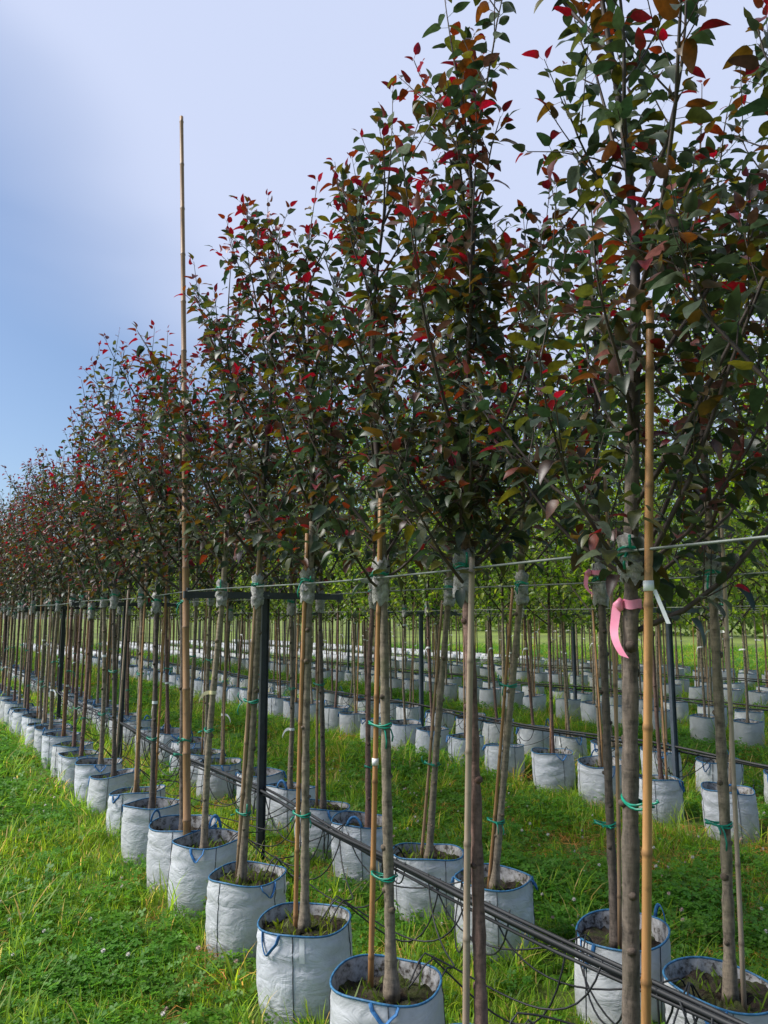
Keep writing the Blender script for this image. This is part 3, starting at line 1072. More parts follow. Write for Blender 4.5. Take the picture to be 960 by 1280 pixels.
# canes of the front trees: photo columns at soil and at the wire, top height
for i, (pa, pb, zt, r0, r1, mk, dx, lab) in enumerate([
    (806, 811, 2.52, 0.0125, 0.0105, 'bamboo', -0.03, 'tan bamboo cane with white band beside the pink-ribboned trunk'),
    (582, 590, 1.90, 0.0120, 0.0100, 'bamboo_pale', -0.04, 'pale weathered cane crossing the purple-brown trunk'),
    (463, 474, 2.18, 0.0115, 0.0095, 'bamboo', -0.02, 'orange cane with a white mark tied to the felt-wrapped trunk'),
    (369, 382, 2.10, 0.0110, 0.0090, 'bamboo', -0.02, 'orange cane tied to the tree with the flared base'),
    (296, 321, 2.20, 0.0125, 0.0090, 'bamboo_grey', -0.02, 'brown cane in front of the black steel post'),
    (234, 233, 5.66, 0.0255, 0.0150, 'bamboo', -0.04, 'very tall thick bamboo pole rising far above the tree tops'),
]):
    X = ROWX[0] + dx
    ya, yb = y_on_row(pa, X, SOIL_Z - 0.03), y_on_row(pb, X, WIRE_Z)
    if i == 5:
        yb = ya + (y_on_row(225, X, 5.3) - ya) * (WIRE_Z - SOIL_Z + 0.03) / (5.66 - SOIL_Z)
    p0 = np.array([X, ya, SOIL_Z - 0.03]); p1 = np.array([X, yb, WIRE_Z])
    p1 = p0 + (p1 - p0) * (zt - p0[2]) / (p1[2] - p0[2])
    o = link('bamboo_pole' if i == 5 else 'bamboo_cane', cane_mesh('cane', rngF, (0, 0, 0), p1 - p0, r0, r1, M[mk], 0.42 if i == 5 else 0.3, bend=0.0 if i in (0, 2) else 0.6), None, p0)
    tag(o, lab, 'pole' if i == 5 else 'cane', 'canes beside the trees')
    if i in (0, 2):
        zz = 1.78 if i == 0 else 1.14
        f = (zz - p0[2]) / (p1[2] - p0[2])
        c = (p1 - p0) * f
        mb = MB(); mb.tube([c - [0, 0, 0.013], c + [0, 0, 0.013]], (r0 if i else r0 * 0.96) * 1.14, 10)
        link('white_band', mb.mesh('white_band', [M['white']]), o)
        if i == 0:
            tl = np.linspace(0, 1, 8)
            P = c + np.stack([0.004 + 0.01 * tl, -0.014 - 0.03 * tl, -0.01 - 0.085 * tl], -1)
            V = np.concatenate([P + [0.002, -0.005, 0], P + [-0.002, 0.005, 0]]); q = np.arange(7)
            link('white_strip', make_mesh('white_strip', V, [np.stack([q, q + 1, q + 9, q + 8], -1)], [M['white']]), o)
    if i == 5:
        for zz, ml in ((0.92, 'tie'), (1.80, 'tie')):
            f = (zz - p0[2]) / (p1[2] - p0[2])
            mb = MB(); tie_loop(mb, (p1 - p0) * f, 0.029, 0.029, 0.004, rngF)
            link('tie', mb.mesh('tie', [M['tie']]), o)

# second row, near trees
X = ROWX[1]
second = [
    (912, 893, 3.95, 0.0215, 'bark', 'straight brown tree with a pale slim cane, behind the pink-ribboned tree', 300, (0.62,)),
    (771, 749, 3.95, 0.0200, 'bark_dark', 'dark leaning tree with a small pink band above the weedy bag', 240, (0.5,)),
    (618, 651, 3.90, 0.0200, 'bark', 'second-row tree leaning towards the purple-barked tree, yellow cane beside', 200, (0.35, 1.05)),
    (536, 561, 3.95, 0.0200, 'bark', 'second-row tree leaning under a felt-wrapped top, thin grey cane beside', 160, (0.55,)),
]
second_bag = ['white bag of long weeds under the second wire at the pale slim cane', 'white bag with mossy soil under the dark leaning tree with pink band',
              'white bag with blue strap behind the purple-barked tree', 'white bag with dead leaf inside, behind the white-marked orange cane']
second_y = []
for i, (pa, pb, zt, sr, bark, lab, nleaf, tz) in enumerate(second):
    ya, yb = y_on_row(pa, X, SOIL_Z), y_on_row(pb, X, WIRE_Z)
    second_y.append(ya)
    r_, _, _ = build_tree('nursery_tree', 340 + i, (X, ya, SOIL_Z), (0, yb - ya), z_first=1.5 + 0.05 * (i % 3), z_top=zt - SOIL_Z, spread=0.34,
                          nprim=15, lsize=0.069, dens=1.0, redness=0.5, bark=bark, stem_r=sr, lod=0, wrap=True, n_leaf_parts=nleaf, ties=tz, stake_off=(-0.02, 0.04))
    tag(r_, lab, 'tree', 'trees of the second row')
    place_bag(X, ya, second_bag[i], 'white bags of the second row', True)
for pa, pb, zt, mk, lab in [(931, 905, 2.3, 'bamboo_pale', 'slim pale grey cane leaning on the straight brown tree'),
                            (775, 760, 2.35, 'bamboo_grey', 'thin brown cane tied to the dark leaning tree with pink band'),
                            (610, 641, 1.86, 'bamboo', 'yellow cane of the second-row tree behind the purple-barked one'),
                            (526, 554, 1.80, 'bamboo_grey', 'thin grey cane of the second-row tree left of the purple bark')]:
    ya, yb = y_on_row(pa, X - 0.02, SOIL_Z - 0.03), y_on_row(pb, X - 0.02, WIRE_Z)
    p0 = np.array([X - 0.02, ya, SOIL_Z - 0.03]); p1 = np.array([X - 0.02, yb, WIRE_Z])
    p1 = p0 + (p1 - p0) * (zt - p0[2]) / (p1[2] - p0[2])
    tag(link('bamboo_cane', cane_mesh('cane', rngF, (0, 0, 0), p1 - p0, 0.0095, 0.0075, M[mk]), None, p0), lab, 'cane', 'canes beside the trees')

# trees next to the frame's right edge, whose branches reach into the picture
for k, (X, ya, lab, blab) in enumerate([(ROWX[0], 0.72, 'front-row tree one place before the pink-ribboned tree', 'white bag one place before the pink-ribboned tree'),
                                        (ROWX[1], 1.30, 'second-row tree one place before the pale slim cane', 'white bag one place before the pale slim cane')]):
    r_, _, _ = build_tree('nursery_tree', 380 + k, (X, ya, SOIL_Z), (0, 0.02), z_first=1.55, z_top=3.75, spread=0.34, nprim=15, lsize=0.069, dens=1.2, redness=0.4, bark='bark', lod=0)
    tag(r_, lab, 'tree', 'trees of the front row' if k == 0 else 'trees of the second row')
    place_bag(X, ya, blab, 'white bags of the front row' if k == 0 else 'white bags of the second row', True)

# ------------------------------------------------------------------ the rest of the rows: copies of a few kinds
PROTO_RED, PROTO_GREEN, PROTO_RED_FAR, PROTO_GREEN_FAR = [], [], [], []
FARLEAF = []
for k in range(7):
    rg = np.random.default_rng(900 + k)
    r_, _, _ = build_tree('nursery_tree', 400 + k, (0, 0, 0), (0.0, rg.normal(0, 0.05)), z_first=1.5, z_top=rg.uniform(3.5, 4.0), spread=0.36, nprim=15,
                          lsize=0.068, dens=1.0, redness=1.5, bark=['bark', 'bark_dark', 'bark_purple'][k % 3], stem_r=rg.uniform(0.018, 0.022), lod=1, ties=(rg.uniform(0.4, 1.0),),
                          tagz=rg.uniform(0.5, 1.2) if k % 2 == 0 else None)
    PROTO_RED.append([kids_of(r_), False])
for k in range(6):
    rg = np.random.default_rng(930 + k)
    r_, _, _ = build_tree('nursery_tree', 430 + k, (0, 0, 0), (0.0, rg.normal(0, 0.06)), z_first=1.3, z_top=rg.uniform(4.1, 4.9), spread=0.46, nprim=22,
                          lsize=0.066, dens=1.05, bark=['bark', 'bark_purple', 'bark'][k % 3], stem_r=rg.uniform(0.016, 0.020), lod=1, green=True,
                          wrap=(k % 2 == 0), tagz=rg.uniform(0.8, 1.4) if k % 2 == 0 else None)
    PROTO_GREEN.append([kids_of(r_), False])
for k in range(5):
    rg = np.random.default_rng(960 + k)
    r_, _, L_ = build_tree('nursery_tree', 460 + k, (0, 0, 0), (0.0, rg.normal(0, 0.06)), z_first=1.25, z_top=rg.uniform(4.0, 4.9), spread=0.46, nprim=18,
                           lsize=0.092, dens=0.75, bark='bark', stem_r=rg.uniform(0.017, 0.021), lod=2, green=True, wrap=False,
                           tagz=rg.uniform(0.8, 1.4) if k % 2 == 0 else None)
    PROTO_GREEN_FAR.append([kids_of(r_), False])

CANE_VAR = []
for k in range(6):
    rg = np.random.default_rng(980 + k)
    CANE_VAR.append(cane_mesh('cane', rg, (0, 0, 0), (0, rg.normal(0, 0.03), rg.uniform(1.55, 2.0)), 0.0105, 0.0085,
                              M[['bamboo', 'bamboo_grey', 'bamboo_pale', 'bamboo', 'bamboo_grey', 'bamboo'][k]], seg=6))
ROW_NAME = ['front', 'second', 'third', 'fourth', 'fifth', 'sixth', 'seventh', 'eighth', 'ninth', 'tenth']
ROW_N = [42, 40, 42, 38, 34, 30, 26, 22, 18, 16]
START = [front_y[6] + STEP, second_y[3] + STEP, 0, 0, 0, 0, 0, 0, 0, 0]
BAG_NOTE = {}
for y, t_ in zip(front_y, ('bag of the pink-ribboned tree', 'bag of the purple-barked tree', 'bag with the white-marked orange cane', 'bag of the tree with flared base',
                           'bag below the black steel post', 'bag of the tree with a cream strip', 'bag of the very tall bamboo pole')):
    BAG_NOTE[ROWX[0], y] = t_
for y, t_ in zip(second_y, ('bag with the pale slim cane', 'bag of the dark leaning tree with pink band', 'bag with the yellow cane in the second row', 'bag with the thin grey cane in the second row')):
    BAG_NOTE[ROWX[1], y] = t_
BAG_XY = [(ROWX[0], y) for y in front_y] + [(ROWX[1], y) for y in second_y] + [(ROWX[0], 0.72), (ROWX[1], 1.30)]
FAR_TREES, FAR_BAGS = [], []
cnt = 0
cane_n = 0
HALF = math.radians(28.5)
for r, X in enumerate(ROWX):
    rg = np.random.default_rng(1200 + r)
    if r < 2:
        y0 = START[r]
    else:
        y0 = X / math.tan(YAW + HALF) - 0.4          # just outside the right edge of the view
        if r == 2:
            y0 = 3.95 - 2 * STEP
    protos = PROTO_RED if r < 2 else (PROTO_GREEN if r < 4 else PROTO_GREEN_FAR)
    side = 'beside the open grass' if r == 0 else ''
    for k in range(90):
        y = y0 + k * STEP + rg.normal(0, 0.03)
        if y > 46:
            break
        x = X + rg.normal(0, 0.025)
        if k >= ROW_N[r]:
            FAR_TREES.append((x, y, r)); FAR_BAGS.append((x, y)); continue
        pr = protos[int(rg.integers(0, len(protos)))]
        o = pr[0] if not pr[1] else copy_tree(pr[0])
        pr[1] = True
        o.location = (x, y, SOIL_Z)
        o.rotation_euler = (rg.normal(0, 0.015), rg.normal(0, 0.015), rg.choice([0, PI]) + rg.normal(0, 0.5))
        s_ = rg.uniform(0.93, 1.06)
        o.scale = (1, 1, s_)
        nm = ROW_NAME[r]
        if r == 0:
            lab = f'{ORD[k]} tree beyond the tall bamboo pole in the front row' if k < 16 else 'slim red-tipped tree far along the front row beside open grass'
            blab = f'{ORD[k]} white bag beyond the tall bamboo pole in the front row' if k < 16 else 'white bag far along the front row beside open grass'
        elif r == 1:
            lab = f'{ORD[k]} tree of the second row beyond the thin grey cane' if k < 14 else 'slim bronze-leaved tree far along the second row behind the drip pipes'
            blab = f'{ORD[k]} white bag of the second row beyond the thin grey cane' if k < 14 else 'white bag far along the second row behind the drip pipes'
        elif r < 4:
            j_ = int(math.floor((y - 4.85) / STEP))
            if 0 <= j_ < 16:
                lab = f'{ORD[j_]} light green tree of the {nm} row past the first grey T-post'
                blab = f'{ORD[j_]} white bag of the {nm} row past the first grey T-post'
            elif j_ < 0:
                lab = f'light green tree of the {nm} row, {"next" if j_ == -1 else ORD[-j_ - 1]} before the first grey T-post'
                blab = f'white bag of the {nm} row, {"next" if j_ == -1 else ORD[-j_ - 1]} before the first grey T-post'
            else:
                lab = f'light green young tree far along the {nm} row, across the grass aisle'
                blab = f'white bag far along the {nm} row, across the grass aisle'
        else:
            j_ = int(math.floor((y - (5.9 if r < 6 else 8.2)) / STEP))
            if 0 <= j_ < 14 and r < 8:
                lab = f'{ORD[j_]} green tree of the {nm} row past the first post of its double row'
                blab = f'{ORD[j_]} white bag of the {nm} row past the first post of its double row'
            elif r < 8:
                lab = f'slim green tree of the {nm} row, ' + ('just before the first post' if j_ < 0 else 'far along, beyond the posts')
                blab = f'small white bag of the {nm} row, ' + ('just before the first post' if j_ < 0 else 'far along, beyond the posts')
            else:
                lab = f'slim green young tree in the {nm} row, at the back before the open field'
                blab = f'small white bag in the {nm} row, at the back before the open field'
        tag(o, lab, 'tree', f'trees of the {nm} row')
        BAG_XY.append((x, y))
        if r < 4 and blab.split()[0] in ORD:
            BAG_NOTE[x, y] = (f'{ORD[k]} front-row bag beyond the tall bamboo pole' if r == 0 else f'{ORD[k]} second-row bag beyond the thin grey cane' if r == 1
                              else f'{ORD[j_]} {nm}-row bag past the first grey T-post')
        if r < 4:
            place_bag(x, y, blab, f'white bags of the {nm} row', (r < 2 and k < 12) or (r == 2 and k < 6))
        else:
            b_ = link('grow_bag', BAG_FAR_MESH[int(rg.integers(0, 4))], None, (x, y, 0), (0, 0, rg.uniform(0, 6.28)))
            tag(b_, blab, 'grow bag', f'white bags of the {nm} row')
        if rg.random() < (0.7 if r < 4 else 0.55) and k < 30 and cane_n < 270:
            cane_n += 1
            c_ = link('bamboo_cane', CANE_VAR[int(rg.integers(0, 6))], None, (x + rg.uniform(-0.03, 0.03), y + rg.choice([-1, 1]) * 0.045, SOIL_Z - 0.02),
                      (rg.normal(0, 0.015), rg.normal(0, 0.015), rg.uniform(0, 6.28)))
            if r < 2 and k < 10:
                tag(c_, f'cane at the {ORD[k]} tree beyond the {"tall bamboo pole in the front row" if r == 0 else "thin grey cane in the second row"}', 'cane', f'canes of the {nm} row')
            else:
                tag(c_, f'thin bamboo cane beside a tree of the {nm} row' + (', far along' if r < 2 else ''), 'cane', f'canes of the {nm} row')
        cnt += 1

# the far ends of the rows, beyond counting
rgf = np.random.default_rng(4)
lows = []
for green in (False, True):
    for k in range(2):
        st, br_, L_, _ = grow(np.random.default_rng(70 + k), 1.4, 3.7 if not green else 4.3, 0.40, 10, 0.14, 0.28, (0, 0), 0.02, green, (), 5)
        lows.append((green, L_))
Ls = {'r': [], 'g': []}
stems = MB()
for x, y, r in FAR_TREES:
    green, L_ = lows[(2 if r >= 2 else 0) + int(rgf.integers(0, 2))]
    a = rgf.uniform(0, 6.28); ca, sa = math.cos(a), math.sin(a)
    Rm = np.array([[ca, -sa, 0], [sa, ca, 0], [0, 0, 1]])
    keep = rgf.random(len(L_['p'])) < 0.7
    D = {k: v[keep] for k, v in L_.items()}
    D['p'] = D['p'] @ Rm.T + [x, y, SOIL_Z]; D['d'] = D['d'] @ Rm.T; D['n'] = D['n'] @ Rm.T
    Ls['g' if green else 'r'].append(D)
    stems.tube([(x, y, 0.3), (x + rgf.normal(0, 0.03), y + rgf.normal(0, 0.03), 1.9), (x, y, 3.2)], [0.021, 0.018, 0.008], 5)
for key, pal, mat, nm in (('r', PAL, 'leaf', 'far_red_foliage'), ('g', PAL_G, 'leaf_green', 'far_green_foliage')):
    if Ls[key]:
        D = {k: np.concatenate([d_[k] for d_ in Ls[key]]) for k in Ls[key][0]}
        o = kind(link(nm, leaf_mesh(nm, D, LT_FAR, pal, M[mat])), 'stuff')
        tag(o, 'massed foliage at the far end of the tree rows, ' + ('bronze and red' if key == 'r' else 'light green'), 'foliage')
tag(kind(link('far_stems', stems.mesh('far_stems', [M['bark']])), 'stuff'), 'thicket of thin brown stems at the far end of the rows', 'stems')
fb = MB()
for x, y in FAR_BAGS:
    th = np.arange(10) * 2 * PI / 10
    prof = [(0.19, -0.01), (0.212, 0.2), (0.205, 0.37), (0.195, 0.31), (0.0, 0.30)]
    V = np.concatenate([np.stack([x + r_ * np.cos(th), y + r_ * np.sin(th), np.full(10, z_)], -1) for r_, z_ in prof])
    i = np.arange(4)[:, None] * 10; j = np.arange(10)[None]
    Q = np.stack([i + j, i + (j + 1) % 10, i + 10 + (j + 1) % 10, i + 10 + j], -1)
    fb.add(V, Q[:3].reshape(-1, 4), None, m=0); fb.add(V[30:], Q[0].reshape(-1, 4), None, m=1)
tag(kind(link('far_bags', fb.mesh('far_bags', [M['bag'], M['soil']])), 'stuff'), 'mass of small white bags at the far end of the rows', 'bags')

# ------------------------------------------------------------------ posts with cross-bars
def t_post(x, y, h, half, mat, label, group, lean=0.0):
    root = link('trellis_post', None, None, (x, y, 0), (0, lean, 0))
    mb = MB()
    w, d, f = 0.022, 0.016, 0.006                # rolled channel section: web and two flanges
    mb.box((-w, -f / 2, -0.1), (w, f / 2, h)); mb.box((-w - f, -d, -0.1), (-w, d, h + 0.001)); mb.box((w, -d, -0.1), (w + f, d, h + 0.001))
    link('upright', mb.mesh('upright', [mat], False), root)
    mb = MB()
    mb.box((-half, -0.050, h - 0.055), (half, -0.019, h - 0.010))
    for sx in (-1, 1):
        mb.box((sx * (half - 0.03) - 0.01, -0.0525, h - 0.070), (sx * (half - 0.03) + 0.01, -0.0165, h + 0.012))
    link('cross_bar', mb.mesh('cross_bar', [mat], False), root)
    mb = MB(); mb.tube([(0, -0.056, h - 0.032), (0, 0.02, h - 0.032)], 0.008, 6)
    link('bolt', mb.mesh('bolt', [M['wire']]), root)
    tag(root, label, 'post', group)
    return root


for k in range(6):
    y = 5.12 + 4.1 * k
    t_post(2.165, y, 1.885, 0.60, M['steel'], 'black steel post with cross-bar beside the leaning front-row tree' if k == 0 else f'{ORD[k]} black steel post between the two near rows', 'posts of the near double row')
for k in range(7):
    y = 4.85 + 4.15 * k
    t_post(6.15, y, 1.80, 0.60, M['steel_grey'], f'{ORD[k]} grey steel T-post in the double row across the grass aisle', 'posts of the middle double row')
for k in range(7):
    t_post(10.1, 5.9 + 4.1 * k, 1.80, 0.60, M['steel_grey'] if k else M['steel'], f'{ORD[k]} steel T-post between the fifth and sixth rows', 'posts farther back', 0.05 if k == 0 else 0)
for k in range(6):
    t_post(14.05, 8.2 + 4.1 * k, 1.80, 0.60, M['steel_grey'], f'{ORD[k]} steel T-post between the seventh and eighth rows', 'posts farther back')

# ------------------------------------------------------------------ wires
for r, X in enumerate(ROWX):
    z = WIRE_Z if r < 2 else 1.79
    y = np.arange(-1.0, 46, 0.4)
    P = np.stack([np.full(len(y), X - 0.035) + 0.006 * np.sin(y * 2.1 + r), y, z + 0.006 * np.sin(y * 1.7 + r) - 0.008 * np.abs(np.sin((y - 5.1) * PI / 4.1))], -1)
    mb = MB(); mb.tube(P, 0.0042 if r < 2 else 0.0035, 6)
    o = link('support_wire', mb.mesh('support_wire', [M['wire']]))
    tag(o, f'grey support wire strung along the {ROW_NAME[r]} row of trees', 'wire', 'support wires')

# ------------------------------------------------------------------ drip pipes and thin drip tubes
def pipe(name, x, z, rad, ph, label, sag=0.03, ymax=44, seg=8):
    y = np.arange(-0.8, ymax, 0.22)
    P = np.stack([x + 0.012 * np.sin(y * 1.3 + ph) + 0.006 * np.sin(y * 4.1 + ph), y,
                  z - sag * np.abs(np.sin((y - 5.12) * PI / 4.1)) + 0.008 * np.sin(y * 2.3 + ph * 2)], -1)
    mb = MB(); mb.tube(P, rad, seg)
    tag(link(name, mb.mesh(name, [M['pipe']])), label, 'pipe', 'drip pipes')


pipe('drip_pipe', 2.143, 0.531, 0.0102, 0.3, 'upper black drip pipe between the front and second rows')
pipe('drip_pipe', 2.158, 0.514, 0.0098, 0.7, 'thicker lower black drip pipe between the front and second rows')
pipe('drip_pipe', 2.174, 0.532, 0.0085, 1.1, 'thin black drip pipe on the far side of the near pipe bundle')
pipe('drip_pipe', 2.165, 0.505, 0.0070, 2.1, 'thinnest black drip pipe hanging under the near pipe bundle', 0.045)
for k, x in enumerate((6.15, 10.1, 14.05)):
    pipe('drip_pipe', x - 0.03, 0.52, 0.013, 1.1 + k, f'black drip pipe along the {("middle", "third", "fourth")[k]} double row', seg=6)
    pipe('drip_pipe', x + 0.03, 0.49, 0.012, 2.6 + k, f'lower black drip pipe along the {("middle", "third", "fourth")[k]} double row', 0.05, seg=6)

rt = np.random.default_rng(31)
tn = 0
for x, y in BAG_XY:
    for xc in (2.165, 6.15):
        if abs(x - xc) > 0.8 or y > (17 if xc < 3 else 15):
            continue
        for rep in range((3 if y < 5 else 2) if (y < 13 and xc < 3) else 1):
            sgn = 1 if x > xc else -1
            yb = y + rt.uniform(-0.08, 0.08)
            off = rt.choice([-1, 1]) * rt.uniform(0.15, 0.75)
            ps = np.array([xc + sgn * 0.0 + rt.uniform(-0.03, 0.03), yb + off, 0.515])
            rim = np.array([x - sgn * (BAG_R - 0.005), yb, 0.395])
            end = np.array([x - sgn * rt.uniform(0.08, 0.14), yb + rt.uniform(-0.03, 0.03), SOIL_Z - 0.01])
            low = rt.uniform(0.14, 0.38)
            c1 = np.array([ps[0] + sgn * 0.05, ps[1] - off * 0.15, low - 0.12]); c2 = np.array([rim[0] - sgn * 0.22, rim[1] + off * 0.25, low])
            u = np.linspace(0, 1, 15)[:, None]
            B = (1 - u) ** 3 * ps + 3 * u * (1 - u) ** 2 * c1 + 3 * u * u * (1 - u) * c2 + u ** 3 * rim
            B = np.concatenate([B, [rim + (end - rim) * 0.3 + [0, 0, 0.012], rim + (end - rim) * 0.75, end]])
            mb = MB(); mb.tube(B, 0.0038, 5)
            o = link('drip_tube', mb.mesh('drip_tube', [M['pipe']]))
            rown = 'front' if x < 2 else ('second' if x < 3 else ('third' if x < 6 else 'fourth'))
            note = BAG_NOTE.get((x, y))
            tag(o, f'black drip tube into the {note}' if note else f'thin black drip tube looping into a far bag of the {rown} row', 'tube', f'drip tubes of the {rown} row')
            tn += 1

# ------------------------------------------------------------------ pink ribbons
def ribbon(c, r, w, ln, label, seed, a0):
    rg = np.random.default_rng(seed)
    root = link('ribbon', None, None, c)
    th = np.linspace(0, 2 * PI, 21)
    P = np.stack([(r + 0.0025) * np.cos(th), (r + 0.0025) * np.sin(th), 0.002 * np.sin(th * 3)], -1)
    V = np.concatenate([P + [0, 0, w], P - [0, 0, w]]); q = np.arange(20)
    pk = np.tile(np.array(lin(246, 150, 178)), (42, 1))
    link('loop', make_mesh('loop', V, [np.stack([q, q + 1, q + 22, q + 21], -1)], [M['pink']], None, pk), root)
    mb = MB(); b = np.array([math.cos(a0), math.sin(a0), 0]) * (r + 0.008)
    mb.tube([b + [0, 0, 0.014], b * 1.35, b - [0, 0, 0.016]], [0.006, 0.013, 0.007], 8, c=lin(240, 90, 120))
    link('knot', mb.mesh('knot', [M['pink']]), root)
    u = np.linspace(0, 1, 14)
    o = np.array([math.cos(a0), math.sin(a0), 0]); sd = np.array([-math.sin(a0), math.cos(a0), 0])
    cen = b + np.outer(0.035 * np.sin(u * 2.2) - 0.02 * u, o) + np.outer(-0.045 * u + 0.075 * u * u, sd) + np.outer(-ln * u, [0, 0, 1]) + np.outer(0.02 * np.sin(PI * np.minimum(1, u * 3)), [0, 0, 1])
    tw = 0.25 + 0.5 * np.sin(u * 3.0)
    dirs = np.cos(tw)[:, None] * o - np.sin(tw)[:, None] * sd + np.outer(0.35 * np.ones(14), [0, 0, 1])
    dirs = unit(dirs)
    V = np.concatenate([cen + dirs * w, cen - dirs * w]); q = np.arange(13)
    link('tail', make_mesh('tail', V, [np.stack([q, q + 1, q + 15, q + 14], -1)], [M['pink']], None, np.tile(np.array(lin(246, 150, 178)), (28, 1))), root)
    tag(root, label, 'ribbon')


y0a, y0b = y_on_row(786, ROWX[0], SOIL_Z), y_on_row(791, ROWX[0], WIRE_Z)
zr = 1.735
ribbon((ROWX[0], y0a + (y0b - y0a) * (zr - SOIL_Z) / (WIRE_Z - SOIL_Z), zr), 0.0215, 0.012, 0.135, 'bright pink ribbon knotted round the dark trunk with a hanging tail', 1, math.radians(150))
y1a, y1b = y_on_row(771, ROWX[1], SOIL_Z), y_on_row(749, ROWX[1], WIRE_Z)
zr = 1.905
ribbon((ROWX[1], y1a + (y1b - y1a) * (zr - SOIL_Z) / (WIRE_Z - SOIL_Z), zr), 0.036, 0.010, 0.10, 'small faded pink band high on the dark leaning tree', 2, math.radians(160))

# ------------------------------------------------------------------ meadow: grass, clover, dry straw
def blade(mb, rg, p0, h, w, bend, c):
    a = rg.uniform(0, 2 * PI)
    d = np.array([math.cos(a), math.sin(a), 0]); sd = np.array([-d[1], d[0], 0]) * w
    u = np.array([0, 0.4, 0.75, 1.0])
    P = p0 + np.outer(u * u * bend * h, d) + np.outer(h * (u - 0.35 * bend * u * u), [0, 0, 1])
    V = [P[0] - sd * 0.7, P[0] + sd * 0.7, P[1] - sd, P[1] + sd, P[2] - sd * 0.7, P[2] + sd * 0.7, P[3]]
    mb.add(V, [(0, 1, 3, 2), (2, 3, 5, 4)], [(4, 5, 6)], c=np.array(c) * rg.uniform(0.65, 1.35))


def disc_pt(rg, R):
    r, a = R * math.sqrt(rg.random()), rg.uniform(0, 2 * PI)
    return np.array([r * math.cos(a), r * math.sin(a), -0.006])


G1, G2, G3, STRAW = lin(94, 134, 30), lin(124, 160, 46), lin(76, 114, 38), lin(190, 172, 112)
TPL = []
for k in range(3):                                     # 0-2 short turf
    rg = np.random.default_rng(600 + k); mb = MB()
    for i in range(34):
        blade(mb, rg, disc_pt(rg, 0.085), rg.uniform(0.035, 0.11), rg.uniform(0.0016, 0.0032), rg.uniform(0.1, 1.0), [G1, G2, G2, G3, STRAW][rg.choice(5, p=[.36, .22, .18, .19, .05])])
    TPL.append(mb)
for k in range(3):                                     # 3-5 clover
    rg = np.random.default_rng(620 + k); mb = MB()
    for i in range(17):
        p = disc_pt(rg, 0.085); h = rg.uniform(0.025, 0.085)
        top = p + [*rg.normal(0, 0.012, 2), h]
        sdv = np.array([0.0011, 0, 0])
        c = np.array(lin(74, 124, 42)) * rg.uniform(0.6, 1.3)
        mb.add([p - sdv, p + sdv, top + sdv, top - sdv], [(0, 1, 2, 3)], c=c)
        a0 = rg.uniform(0, 2 * PI); ls = rg.uniform(0.011, 0.022)
        tl = rg.normal(0, 0.28, 2)
        for q_ in range(3):
            a = a0 + q_ * 2 * PI / 3
            d = np.array([math.cos(a), math.sin(a), 0]); s_ = np.array([-d[1], d[0], 0])
            pts = np.array([0 * d, d * ls * 0.5 - s_ * ls * 0.42, d * ls - s_ * ls * 0.38, d * ls * 0.95, d * ls + s_ * ls * 0.38, d * ls * 0.5 + s_ * ls * 0.42])
            pts[:, 2] += pts[:, 0] * tl[0] + pts[:, 1] * tl[1]
            pts[[1, 2, 4, 5], 2] += ls * 0.14
            cc = np.tile(c, (6, 1)); cc[1:5] *= 1.12
            mb.add(top + pts, [(0, 1, 2, 3), (0, 3, 4, 5)], c=cc)
    TPL.append(mb)
for k in range(2):                                     # 6-7 long grass
    rg = np.random.default_rng(640 + k); mb = MB()
    for i in range(22):
        blade(mb, rg, disc_pt(rg, 0.05), rg.uniform(0.10, 0.26), rg.uniform(0.0020, 0.0040), rg.uniform(0.3, 1.3), [G2, G1, lin(120, 152, 60), STRAW][rg.choice(4, p=[.4, .3, .22, .08])])
    TPL.append(mb)
for k in range(2):                                     # 8-9 dry straw lying about
    rg = np.random.default_rng(660 + k); mb = MB()
    for i in range(14):
        p = disc_pt(rg, 0.10); a = rg.uniform(0, 2 * PI); L_ = rg.uniform(0.05, 0.17)
        d = np.array([math.cos(a), math.sin(a), 0])
        P = np.array([p + d * L_ * (u - 0.5) + [0, 0, 0.02 + 0.035 * math.sin(PI * u) * rg.random()] + np.array([-d[1], d[0], 0]) * 0.02 * u * u for u in (0, .33, .67, 1)])
        mb.tube(P, rg.uniform(0.0009, 0.0018), 3, c=np.array(lin(176, 154, 104)) * rg.uniform(0.5, 1.3), caps=False)
    TPL.append(mb)
rg = np.random.default_rng(680); mb = MB()             # 10 broad weeds
for i in range(9):
    a = i * 2.4 + rg.uniform(-0.3, 0.3); L_ = rg.uniform(0.05, 0.11); W_ = L_ * rg.uniform(0.16, 0.28); up = rg.uniform(0.25, 0.9)
    d = np.array([math.cos(a), math.sin(a), 0]); s_ = np.array([-d[1], d[0], 0])
    P = [d * L_ * u + np.array([0, 0, L_ * (up * u - 0.55 * u * u)]) for u in (0, .3, .6, .85, 1)]
    V = [P[0], P[1] - s_ * W_ * .7 + [0, 0, .004], P[1], P[1] + s_ * W_ * .7 + [0, 0, .004], P[2] - s_ * W_ + [0, 0, .005], P[2], P[2] + s_ * W_ + [0, 0, .005],
         P[3] - s_ * W_ * .6, P[3], P[3] + s_ * W_ * .6, P[4]]
    mb.add(V, [(1, 2, 5, 4), (2, 3, 6, 5), (4, 5, 8, 7), (5, 6, 9, 8)], [(0, 2, 1), (0, 3, 2), (7, 8, 10), (8, 9, 10)], c=np.array(lin(78, 124, 44)) * rg.uniform(0.7, 1.25))
TPL.append(mb)


